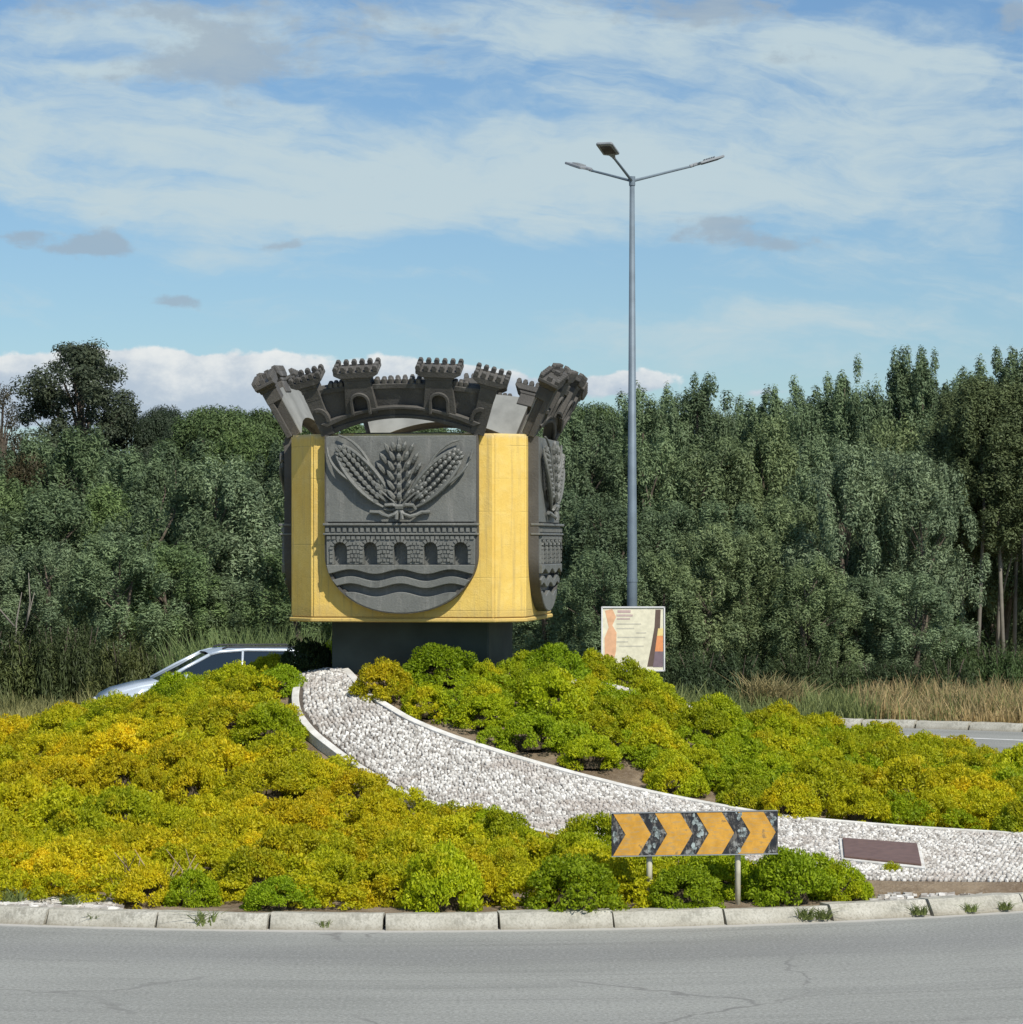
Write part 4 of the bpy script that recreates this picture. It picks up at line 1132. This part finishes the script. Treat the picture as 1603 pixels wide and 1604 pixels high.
# beyond the three hundred shrubs kept apart: low fill between them, one mass that closes the carpet
_low = []
for i in range(4):
    m_ = bush_mesh(900 + i, 40, 62, .125, .055)
    a_ = np.empty(len(m_.vertices) * 3, np.float32); m_.vertices.foreach_get('co', a_); _low.append(a_.reshape(-1, 4, 3)); bpy.data.meshes.remove(m_)
fillp = []; FQ = {0: [], 1: []}
for x, y, r in cands:
    if len(fillp) >= 330: break
    if r < 1.9 or abs(x / y) > .19 or y > CY + 3.0 or (y > CY + 1 and r > 8) or r > 11.55: continue
    d1 = min(edge_dist(x, y, PA), edge_dist(x, y, PB))
    if in_poly(x, y, POLY1) or d1 < .24 or in_poly(x, y, POLY2) or min(edge_dist(x, y, PA2), edge_dist(x, y, PB2)) < .2: continue
    if any(math.hypot(x - b[0], y - b[1]) < .22 for b, c_ in LEFT_BARE): continue
    px, py, left = zone(x, y)
    if (-20 < px < 250 and py > 1370 and r > 10.9) or (px > 1330 and r > 10.2 and left): continue
    if any((x - p[0]) ** 2 + (y - p[1]) ** 2 < (p[2] * .70) ** 2 for p in PLACED): continue
    if any((x - p[0]) ** 2 + (y - p[1]) ** 2 < .30 ** 2 for p in fillp): continue
    fillp.append((x, y))
    q = _low[len(fillp) % 4].copy(); t_ = rs.uniform(0, 6.28); c_, s_ = math.cos(t_), math.sin(t_); sc = rs.uniform(.26, .36)
    X_ = (q[..., 0] * c_ - q[..., 1] * s_) * sc + x; Y_ = (q[..., 0] * s_ + q[..., 1] * c_) * sc + y
    Z_ = q[..., 2] * sc * rs.uniform(.8, 1.15) + np.asarray(mound(X_, Y_))
    FQ[0 if left else 1].append(np.stack([X_, Y_, Z_], -1))
for k_, lab_, c_ in ((0, 'low yellow green fill between the shrubs left of the cobbled path', mixc(LIME, GOLD, .45)), (1, 'low green fill between the shrubs right of the cobbled path', mixc(LIME, GREEN, .25))):
    o = link('ground_cover', quads_mesh('ground_cover', np.concatenate(FQ[k_]))); o.data.materials.append(M['bush']); o.color = (*c_, 1)
    props(o, lab_, 'ground cover', kind='stuff')
print('shrubs', bush_count[0], 'fill', len(fillp))

# dry twigs, weeds along the kerb
def tuft_mesh(seed, n, h_, spread, wd, name='blades', curl=.35):
    rs = np.random.default_rng(seed)
    Q = []
    a = rs.uniform(0, 6.28, n); r = np.sqrt(rs.random(n)) * spread
    base = np.c_[r * np.cos(a), r * np.sin(a), np.zeros(n)]
    lean = rs.normal(0, curl, (n, 2)); L = h_ * rs.uniform(.45, 1.15, n)
    mid = base + np.c_[lean * (L * .35)[:, None], L * .6]; tip = base + np.c_[lean * (L * 1.0)[:, None], L * (1 - .1)]
    sd = np.c_[-np.sin(a * 3.1), np.cos(a * 3.1), np.zeros(n)] * wd * .5
    q1 = np.stack([base - sd, base + sd, mid + sd * .8, mid - sd * .8], 1); q2 = np.stack([mid - sd * .8, mid + sd * .8, tip + sd * .1, tip - sd * .1], 1)
    V = np.concatenate([q1, q2])
    me = quads_mesh(name, V); me.materials.append(M['grass']); return me
weed_me = [tuft_mesh(300 + i, 60, .16, .07, .014, curl=.7) for i in range(3)]
def ringpt(px, r_):
    """point of the ring of radius r_ seen at image column px on the near side"""
    kx = (px - PX0) / F; d = 25.0
    while d < 40 and math.hypot(kx * d - CX, d - CY) > r_: d += .005
    return kx * d, d
for px_, r_, s_, lab in ((146, 12.12, .6, 'small weed in the kerb joint nearest the left edge'), (322, 12.15, 1.0, 'leafy weed in the kerb joint below the green shrub'), (508, 12.16, .5, 'upright weed in the kerb joint below the golden slope'),
                         (1262, 12.18, .8, 'pale weed tuft on the kerb below the broad green shrub'), (1290, 12.2, .7, 'low weed tuft on the kerb near the small lime shrub'),
                         (1440, 12.22, .7, 'weed tuft on the kerb below the plaque'), (1520, 12.22, .6, 'weed tuft on the kerb near the right edge'), (1575, 12.22, .6, 'weed tuft on the kerb at the very right edge'),
                         (20, 11.75, 1.0, 'weed growing behind the kerb at the left edge'), (110, 11.8, .8, 'weed in the pale rubble behind the left kerb')):
    x, y = ringpt(px_, r_)
    o = link('weed', weed_me[rs.randrange(3)]); o.location = (x, y, .02 if r_ > 12.1 else .12); o.scale = (s_ * 1.4, s_ * .8, s_); o.color = (.20, .25, .08, 1)
    props(o, lab, 'weed', 'weeds along the island kerb')
tw = MB(); rt = random.Random(9)
for i in range(38):
    a = rt.uniform(0, 6.28); l = rt.uniform(.25, .5); b_ = (rt.uniform(-.3, .3), rt.uniform(-.1, .1), 0)
    tw.tube([b_, (b_[0] + .3 * l * math.cos(a), b_[1] + .3 * l * math.sin(a), l * .55), (b_[0] + .6 * l * math.cos(a + .5), b_[1] + .6 * l * math.sin(a + .5), l * .9)], [.008, .006, .003], 4)
M['straw'] = plain('dry_twig', (.33, .25, .16), .9)
o = tw.build('dry_shrub', 'straw'); x, y = unproject(235, 1412, 0); o.location = (x, y, float(mound(x, y))); props(o, 'bare dry twiggy shrub at the kerb beside the small green shrub', 'shrub')
# pale rubble between kerb and shrubs at the left
rb = []; rf_ = []; cnt = 0
rr_ = np.random.default_rng(4)
for i in range(900):
    px_ = rr_.uniform(-60, 190) if i < 700 else rr_.uniform(1360, 1640); r_ = rr_.uniform(11.35, 11.95) if i < 700 else rr_.uniform(11.5, 11.95)
    x, y = ringpt(px_, r_); s_ = rr_.uniform(.012, .035)
    z = float(mound(x, y))
    k_ = rr_.uniform(.7, 1.3, (8, 3)) * s_
    v = np.array([(i_, j_, l_) for i_ in (-1, 1) for j_ in (-1, 1) for l_ in (-.5, .8)]) * k_ + [x, y, z + .005]
    rb.append(v); rf_ += [tuple(q + cnt for q in f__) for f__ in ((0, 1, 3, 2), (4, 6, 7, 5), (0, 4, 5, 1), (2, 3, 7, 6), (1, 5, 7, 3))]; cnt += 8
o = link('rubble', mesh('rubble', np.concatenate(rb), rf_), 'stone'); props(o, 'pale loose rubble between the kerb and the planting', 'rubble', kind='stuff')

# ------------------------------------------------------------------ trees
def tree_mesh(seed, kind):
    """unit of metres; returns crown mesh, trunk mesh"""
    rs = np.random.default_rng(seed); rp = random.Random(seed)
    mb = MB(); Q = []
    def plume(c, rx, rz, n, lL, lW, updir):
        d = rand_dirs(rs, n); rad = rs.uniform(.45, 1.05, (n, 1))
        P = c + d * rad * [rx, rx, rz]
        out = unit(d * [1, 1, .7])
        N = unit(np.cross(out, rand_dirs(rs, n)) * .6 + out * .8 + [0, 0, .45])
        D = unit(out * .6 + updir * 1.0 + rand_dirs(rs, n) * .6)
        Q.append(leaf_quads(P, N, D, lL * rs.uniform(.6, 1.35, n), lW * rs.uniform(.7, 1.3, n), rs))
    if kind == 'willowy':                              # broad leafy tree, foliage to the ground
        hgt = 6.0; lean = rs.normal(0, .12, 2)
        mb.tube([(0, 0, -.2), (lean[0], lean[1], 2.0), (lean[0] * 3, lean[1] * 3, 4.6)], [.13, .09, .03], 7)
        for i in range(120):
            zc = rs.uniform(.03, 1.0) ** .85; prof_ = 1.55 * math.sin(math.pi * (.14 + zc * .79)) ** .75
            a = rs.uniform(0, 6.28); r = prof_ * math.sqrt(rs.uniform(.2, 1)); c = np.array([r * math.cos(a), r * math.sin(a), zc * hgt])
            up = unit(np.array([math.cos(a) * .5, math.sin(a) * .5, 1.3]))
            plume(c, rs.uniform(.14, .34), rs.uniform(.32, .68), 240, .115, .036, up)
            if i % 9 == 0: mb.tube([(lean[0] * zc, lean[1] * zc, max(.3, c[2] - 1.2)), tuple(c * [.6, .6, 1] - [0, 0, .4]), tuple(c)], [.03, .018, .006], 5)
    elif kind == 'pointed':                            # slim upright young tree with leader shoots
        hgt = 7.6
        mb.tube([(0, 0, -.2), (.05, 0, 3), (0, .05, 7.3)], [.11, .08, .015], 7)
        for i in range(85):
            zc = rs.uniform(.12, .98); prof_ = 1.35 * (1 - zc) ** .7 + .12
            a = rs.uniform(0, 6.28); r = prof_ * math.sqrt(rs.uniform(.15, 1)); c = np.array([r * math.cos(a), r * math.sin(a), zc * hgt])
            up = unit(np.array([math.cos(a) * .35, math.sin(a) * .35, 1.2])); s_ = .55 + .45 * (1 - zc)
            plume(c, rs.uniform(.16, .34) * s_, rs.uniform(.35, .7) * s_, int(330 * s_), .09, .036, up)
            if i % 9 == 0: mb.tube([(0, 0, max(.5, c[2] - .9)), tuple(c * [.6, .6, 1] - [0, 0, .3]), tuple(c)], [.022, .014, .005], 5)
        for q in range(3): plume(np.array([rs.normal(0, .3), rs.normal(0, .3), hgt * rs.uniform(.93, 1.02)]), .14, .38, 260, .08, .034, np.array([0, 0, 1.]))
    elif kind == 'gum':                                # tall dark tree with open rounded crown
        hgt = 10.0
        mb.tube([(0, 0, -.2), (.1, 0, 3.5), (-.05, 0, 6.0), (.1, 0, 9.0)], [.24, .2, .14, .04], 9)
        i = 0
        while i < 250:
            z = rs.uniform(1.6, 9.9); R_ = 2.15 * math.sqrt(max(0, 1 - max(0, (z - 4.2) / 5.9) ** 2)) * (1 + .16 * math.sin(z * 3.1) + .10 * math.sin(z * 5.7 + 1))
            a = rs.uniform(0, 6.28); r_ = R_ * math.sqrt(rs.random()); x, y = r_ * math.cos(a), r_ * math.sin(a)
            hole = math.sin(x * 2.6 + 1.0) * math.sin(z * 2.3 + .4) + .5 * math.sin(x * 4.9 + z * 3.3)
            if z > 5.8 and hole > 1.1: continue
            i += 1
            plume(np.array([x, y, z]), rs.uniform(.30, .52), rs.uniform(.24, .44), 330, .11, .048, np.array([x * .1, y * .1, .4]))
            if i % 6 == 0: mb.tube([(0, 0, max(2.2, z - 2.2)), (x * .5, y * .5, z - .9), (x, y, z)], [.075, .04, .01], 6)
    elif kind == 'round':                              # low round-headed pine/oak on the skyline
        hgt = 7.0
        mb.tube([(0, 0, -.2), (0, 0, 3.5), (0, 0, 5.8)], [.16, .13, .05], 7)
        for i in range(46):
            a = rs.uniform(0, 6.28); e = rs.uniform(-.3, 1.5); r = 1.75 * math.cos(e) * rs.uniform(.75, 1); c = np.array([r * math.cos(a), r * math.sin(a), 5.2 + 1.45 * math.sin(e)])
            plume(c, .44, .38, 600, .085, .038, unit(np.array([0, 0, 1.0])))
            if i % 5 == 0: mb.tube([(0, 0, 4), tuple(c * [.5, .5, 1] - [0, 0, .4]), tuple(c)], [.06, .04, .01], 5)
    elif kind == 'sparse':                             # thin crown, branches showing
        hgt = 8.5
        mb.tube([(0, 0, -.2), (0, 0, 4), (.2, 0, 7.6)], [.15, .11, .02], 7)
        for i in range(34):
            a = rs.uniform(0, 6.28); zc = rs.uniform(.35, 1); r = 1.5 * math.sin(math.pi * (.25 + zc * .68)) * rs.uniform(.3, 1); c = np.array([r * math.cos(a), r * math.sin(a), zc * hgt])
            plume(c, .35, .35, 150, .10, .04, unit(np.array([0, 0, 1.0])))
            mb.tube([(0, 0, max(3, c[2] - 1.6)), tuple(c * [.5, .5, 1] - [0, 0, .5]), tuple(c)], [.05, .03, .008], 5)
    elif kind == 'shrub':                              # broom-like, upright sprays from the ground
        for i in range(46):
            a = rs.uniform(0, 6.28); r = math.sqrt(rs.random()) * .95; zc = rs.uniform(.3, 1.0) * (1.9 - .7 * r)
            plume(np.array([r * math.cos(a), r * math.sin(a), zc * .55]), .20, zc * .5, 300, .13, .026, np.array([math.cos(a) * .2 * r, math.sin(a) * .2 * r, 1.6]))
        for i in range(6):
            a = i; mb.tube([(0, 0, -.1), (.3 * math.cos(a), .3 * math.sin(a), .8), (.5 * math.cos(a), .5 * math.sin(a), 1.3)], [.03, .02, .008], 5)
    me = quads_mesh('crown', np.concatenate(Q)); me.materials.append(M['leaf'])
    tm = mb.mesh('trunk'); tm.materials.append(M['bark'])
    return me, tm
KIND = {'willowy': 5, 'pointed': 4, 'gum': 1, 'round': 2, 'sparse': 1, 'shrub': 3}
TM = {k_: [tree_mesh(1000 + 17 * i + 131 * j, k_) for i in range(n)] for j, (k_, n) in enumerate(KIND.items())}
rt = random.Random(31)
def tree(name, kind, x, y, hs_, ws, col, label, cat='tree', group=None, z=-.05, bark=None):
    me, tm = rt.choice(TM[kind])
    e = empty(name, (x, y, z), rt.uniform(0, 6.28), label, cat, group); e.scale = (ws, ws, hs_)
    c = bpy.data.objects.new('crown', me); COL.objects.link(c); c.parent = e; c.color = (*col, 1)
    t = bpy.data.objects.new('trunk', tm); COL.objects.link(t); t.parent = e
    return e
T_MID = (.190, .268, .142); T_GREY = (.228, .305, .182); T_DARK = (.135, .195, .110); T_OLIVE = (.215, .278, .130); T_BRIGHT = (.170, .255, .085)
def X(px, d): return (px - PX0) / F * d
def Htop(py, d): return H + (PY0 - py) / F * d
SKYL_R = [(900, 640), (930, 625), (985, 622), (1010, 605), (1050, 596), (1090, 592), (1130, 612), (1175, 604), (1212, 592), (1260, 602), (1300, 600), (1325, 566), (1352, 572), (1385, 590), (1410, 552), (1445, 552), (1490, 566), (1522, 568), (1560, 585), (1585, 552), (1610, 555), (1680, 560), (1760, 570), (1850, 560)]
SKYL_L = [(-250, 600), (-120, 640), (0, 650), (100, 660), (220, 655), (258, 632), (300, 652), (345, 632), (395, 638), (440, 645), (500, 650), (600, 655), (700, 650), (800, 650), (900, 640)]
def skyl(px):
    A = SKYL_L + SKYL_R[1:]; return float(np.interp(px, [a[0] for a in A], [a[1] for a in A]))
def place_of(px_):
    for lim, txt in ((150, 'at the left edge of the photo'), (290, 'above the bonnet of the car'), (470, 'between the car and the yellow block'), (660, 'hidden behind the left half of the monument'), (900, 'hidden behind the right half of the monument'),
                     (1000, 'between the monument and the lamp pole'), (1150, 'just right of the lamp pole'), (1300, 'above the straw reeds right of the sign'), (1460, 'left of the pale trunks'), (9999, 'above the pale trunks at the right edge')):
        if px_ < lim: return txt
# back rows: the skyline
for px_, py_ in SKYL_R:
    d = rt.uniform(76, 80)
    h_ = Htop(py_, d)
    wl = px_ in (1050, 1130, 1175, 1260, 1352, 1385, 1490, 1560)
    tree('slender_tree', 'willowy' if wl else 'pointed', X(px_, d), d, h_ / (6.7 if wl else 7.85), rt.uniform(.6, .8) if wl else rt.uniform(.85, 1.15), mixc(T_MID, T_DARK, rt.uniform(0, .4)), 'slender pointed tree on the skyline ' + place_of(px_), group='slender trees of the skyline right of the monument')
for i in range(17):
    px_ = 905 + i * 47 + rt.uniform(-12, 12); d = rt.uniform(81, 86); h_ = Htop(skyl(px_) + rt.uniform(8, 26), d)
    tree('slender_tree', 'pointed', X(px_, d), d, h_ / 7.85, rt.uniform(1.1, 1.4), mixc(T_MID, T_DARK, rt.uniform(.3, .8)), 'slender pointed tree on the skyline ' + place_of(px_), group='slender trees of the skyline right of the monument')
for px_, py_, kd, s_ in ((258, 630, 'round', .62), (345, 630, 'round', 1.05), (415, 636, 'round', .9), (300, 655, 'round', .8), (470, 646, 'round', .9), (560, 655, 'round', .9), (660, 655, 'round', .9), (760, 655, 'round', .9), (850, 650, 'round', .9), (205, 640, 'round', .7), (930, 626, 'round', .8)):
    d = rt.uniform(88, 94); h_ = Htop(py_, d)
    tree('round_tree', kd, X(px_, d), d, h_ / 7.0, s_, mixc(T_BRIGHT, (.05, .08, .04), .6) if px_ > 330 else (.05, .075, .045), 'round headed tree rising behind the wood on the skyline near the monument', group='round headed trees on the skyline')
g1 = tree('gum_tree', 'gum', X(125, 92), 92, Htop(543, 92) / 9.9, 1.06, (.075, .098, .060), 'tallest dark open crowned tree standing against the cloud at the left'); g1.rotation_euler.z = 0
tree('sparse_tree', 'sparse', X(2, 84), 84, Htop(592, 84) / 8.7, .75, (.07, .065, .04), 'thin brownish tree at the left edge beside the tallest tree')
for px_, py_ in ((-60, 640), (30, 690), (-160, 630), (80, 720)):
    tree('brown_tree', 'willowy', X(px_, 82), 82, Htop(py_, 82) / 6.6, .9, (.09, .078, .042), 'brownish leafy tree at the left edge below the thin tree', group='brownish trees at the left edge')
# middle and front belts
def belt(px0, px1, step, d0, d1, ytop, cols, ws, name, kind, label, group, jit=18):
    px_ = px0
    while px_ < px1:
        d = rt.uniform(d0, d1); yt = ytop(px_) + rt.uniform(-jit, jit); h_ = Htop(yt, d)
        base = 6.45 if kind == 'willowy' else 1.9
        tree(name, kind, X(px_, d), d, h_ / base, rt.uniform(*ws), mixc(*rt.choice(cols), rt.random()), label + ' ' + place_of(max(px_, 901) if group == gr else px_), group=group)
        px_ += step * rt.uniform(.8, 1.2)
colsL = [(T_GREY, T_MID), (T_MID, T_DARK), (T_MID, T_BRIGHT)]
colsR = [(T_GREY, T_MID), (T_MID, T_DARK), (T_MID, T_OLIVE), (T_GREY, T_OLIVE)]
gl, gr = 'leafy trees of the wood left of the monument', 'leafy trees of the wood right of the monument'
L1, L2 = 'leafy grey green tree of the wood filling the left of the view', 'leafy grey green tree of the wood filling the right of the view'
belt(-180, 845, 78, 78, 84, lambda p: 672, [(T_MID, T_DARK), (T_BRIGHT, T_DARK)], (.95, 1.2), 'leafy_tree', 'willowy', 'leafy tree of the back row', gl)
belt(-170, 560, 84, 70, 75, lambda p: 735 + 20 * math.sin(p / 60), colsL, (.85, 1.1), 'leafy_tree', 'willowy', 'leafy tree of the middle row', gl, 25)
belt(-170, 620, 92, 64, 68, lambda p: 840 + 25 * math.sin(p / 47), colsL, (.75, .95), 'leafy_tree', 'willowy', 'lowest leafy tree of the front row', gl, 30)
belt(860, 1800, 82, 71, 75, lambda p: 668 - 35 * max(0, (p - 1200) / 400), colsR, (.8, 1.05), 'leafy_tree', 'willowy', 'leafy tree of the back row', gr, 22)
belt(870, 1500, 88, 66.5, 69.5, lambda p: 765 - 60 * max(0, (p - 1150) / 300), colsR, (.75, .95), 'leafy_tree', 'willowy', 'leafy tree of the middle row', gr, 28)
belt(860, 1490, 84, 62.8, 65, lambda p: 860 - 30 * math.sin((p - 900) / 110), colsR, (.62, .82), 'leafy_tree', 'willowy', 'lowest leafy tree of the front row', gr, 30)
for px_, py_, d in ((1452, 700, 66), (1400, 690, 67), (1330, 690, 66)):
    tree('leafy_tree', 'willowy', X(px_, d), d, Htop(py_, d) / 6.45, .85, T_GREY, {1452: 'tall grey green tree touching the dark gap with pale trunks', 1400: 'tall grey green tree one in from the dark gap', 1330: 'tall grey green tree two in from the dark gap'}[px_], group=gr)
# dark stand with pale trunks at the right edge
for i, px_ in enumerate((1530, 1560, 1588, 1615, 1650, 1505, 1574, 1640)):
    d = 70 + (i % 3) * .9; x = X(px_, d)
    e = empty('pale_trunked_tree', (x, d, -.05), 0, 'thin pale trunked tree in the dark gap of the wood at the right edge', 'tree', 'pale trunked trees at the right edge')
    a, b_ = rt.uniform(-.25, .25), rt.uniform(-.3, .3); tm = MB(); tm.tube([(0, 0, 0), (a * .5, 0, 2.2), (a, 0, 4.2), (a + b_, 0, 6.4)], [.055, .048, .036, .015], 7)
    if i % 2: tm.tube([(a * .4, 0, 1.9), (a * .4 + .28, 0, 3.0), (a * .4 + .38, 0, 4.4)], [.03, .022, .012], 6)
    tm.build('trunk', 'palebark', e, smooth=True)
    c = bpy.data.objects.new('crown', TM['willowy'][i % 5][0]); COL.objects.link(c); c.parent = e; c.color = (.130, .170, .08, 1); c.scale = (.85, .85, .62); c.location = (a, 0, 2.75 + rt.uniform(0, .5))
# far wood behind, seen only through gaps: one mass
rs2 = np.random.default_rng(88)
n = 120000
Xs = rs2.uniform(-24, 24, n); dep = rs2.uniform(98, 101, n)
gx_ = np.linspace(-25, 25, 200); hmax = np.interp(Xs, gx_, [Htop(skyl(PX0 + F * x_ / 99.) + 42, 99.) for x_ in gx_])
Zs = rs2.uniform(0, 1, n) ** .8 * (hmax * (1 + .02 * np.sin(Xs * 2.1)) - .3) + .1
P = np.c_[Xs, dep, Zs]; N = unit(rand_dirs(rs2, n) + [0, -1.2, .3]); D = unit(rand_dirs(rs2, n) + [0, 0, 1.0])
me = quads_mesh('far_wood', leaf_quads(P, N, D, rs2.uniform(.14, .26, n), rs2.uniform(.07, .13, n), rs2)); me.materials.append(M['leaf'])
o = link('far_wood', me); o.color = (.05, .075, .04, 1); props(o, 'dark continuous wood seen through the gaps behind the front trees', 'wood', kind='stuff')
# undergrowth along the verge
def scrub(px_, py_, d, w_, col, label, group):
    tree('verge_shrub', 'shrub', X(px_, d), d, Htop(py_, d) / 1.75, w_, col, label, cat='shrub', group=group)
for px_ in range(-130, 430, 52):
    scrub(px_ + rt.uniform(-14, 14), 955 + rt.uniform(-25, 25) + (30 if px_ > 220 else 0), rt.uniform(60, 62.5), rt.uniform(.7, .95), mixc((.12, .145, .05), (.085, .12, .05), rt.random()), 'upright broom shrub on the verge ' + place_of(px_), 'broom shrubs along the left verge')
for px_ in range(900, 1480, 52):
    scrub(px_ + rt.uniform(-14, 14), 1000 + rt.uniform(-25, 25), rt.uniform(61, 63), rt.uniform(.7, .95), mixc((.065, .10, .05), (.10, .14, .06), rt.random()), 'low dark shrub below the wood ' + place_of(px_), 'low shrubs at the foot of the right wood')
for px_ in range(1490, 1760, 44):
    scrub(px_ + rt.uniform(-14, 14), 985 + rt.uniform(-25, 25), rt.uniform(62, 64), rt.uniform(.7, .9), mixc((.10, .17, .06), (.10, .14, .06), rt.random()), 'green shrub in front of the pale trunks at the right edge', 'green shrubs below the pale trunks')
# grasses of the verge: nobody could count the blades
def grass_field(name, x0, x1, y0, y1, n_, h_, wd, col, label, seed, taper=None):
    rs = np.random.default_rng(seed)
    x = rs.uniform(x0, x1, n_); y = rs.uniform(y0, y1, n_)
    clump = (np.sin(x * 2.3 + 1.7 * np.sin(y * 1.9)) + np.sin(x * 5.1 + y * 2.7)) * .25 + .75
    r = np.hypot(x - CX, y - CY); ok = r > RO + .22
    x, y, clump = x[ok], y[ok], clump[ok]; n_ = len(x)
    L = h_ * rs.uniform(.4, 1.2, n_) * clump; ln = rs.normal(0, .25, (n_, 2)); a = rs.uniform(0, 3.14, n_)
    base = np.c_[x, y, np.full(n_, -.03)]; mid = base + np.c_[ln * (L * .3)[:, None], L * .6]; tip = base + np.c_[ln * L[:, None], L]
    sd = np.c_[np.cos(a), np.sin(a), np.zeros(n_)] * wd * .5
    V = np.concatenate([np.stack([base - sd, base + sd, mid + sd * .8, mid - sd * .8], 1), np.stack([mid - sd * .8, mid + sd * .8, tip + sd * .15, tip - sd * .15], 1)])
    me = quads_mesh(name, V); me.materials.append(M['grass']); o = link(name, me); o.color = (*col, 1); props(o, label, 'grass', kind='stuff')
grass_field('dry_grass', 6.6, 13, 54.5, 61.5, 17000, .62, .022, (.50, .40, .21), 'tall dry straw coloured grass on the verge at the right', 51)
grass_field('green_grass', 2.0, 13, 55, 61, 17000, .52, .024, (.24, .29, .11), 'green grass tufts among the dry grass on the right verge', 52)
grass_field('verge_grass', -14, 3.2, 55.5, 62, 20000, .45, .024, (.28, .28, .12), 'mixed green and straw grass on the verge behind the mound', 53)
# reeds left of the monument and behind the mound at the right
reed = [tuft_mesh(400 + i, 260, 1.5, .45, .035, curl=.22) for i in range(2)]
for px_, py_, c_, lab, grp in [(x_, 985 + rt.uniform(-18, 18), (.21, .28, .11), 'pale green reed clump between the car and the yellow block', 'pale reeds left of the plinth') for x_ in (290, 325, 360, 392, 425, 452, 490)] + \
                         [(x_, 1052 + rt.uniform(-14, 14), (.30, .26, .13), 'straw coloured reed clump above the right slope of the mound', 'straw reeds right of the poster sign') for x_ in (1195, 1225, 1250)]:
    d = rt.uniform(59, 60.4); o = link('reed_clump', rt.choice(reed)); o.location = (X(px_, d), d, -.03); o.scale = (.9, .9, Htop(py_, d) / 1.5); o.color = (*c_, 1); o.rotation_euler.z = rt.uniform(0, 6)
    props(o, lab, 'reeds', grp)
# bare pale branching sapling at the far left
e = empty('bare_sapling', (X(22, 63.2), 63.2, 0), 0, 'small bare pale forked tree standing at the left edge of the wood', 'tree')
mb = MB(); mb.tube([(0, 0, 0), (.02, 0, 1.0), (.05, 0, 1.7), (.16, 0, 2.3)], [.03, .026, .018, .008], 6)
e2 = MB(); mb.build('trunk', 'palebark', e, smooth=True)
for pts in ([(.02, 0, 1.2), (.25, 0, 1.6), (.42, 0, 2.3)], [(.0, 0, 1.6), (-.3, 0, 1.95), (-.42, 0, 2.3)], [(0, 0, .8), (.3, 0, 1.0), (.55, 0, 1.15)], [(.25, 0, 1.6), (.33, 0, 2.1), (.3, 0, 2.7)]):
    b2 = MB(); b2.tube(pts, [.022, .016, .007], 6); b2.build('branch', 'palebark', e, smooth=True)
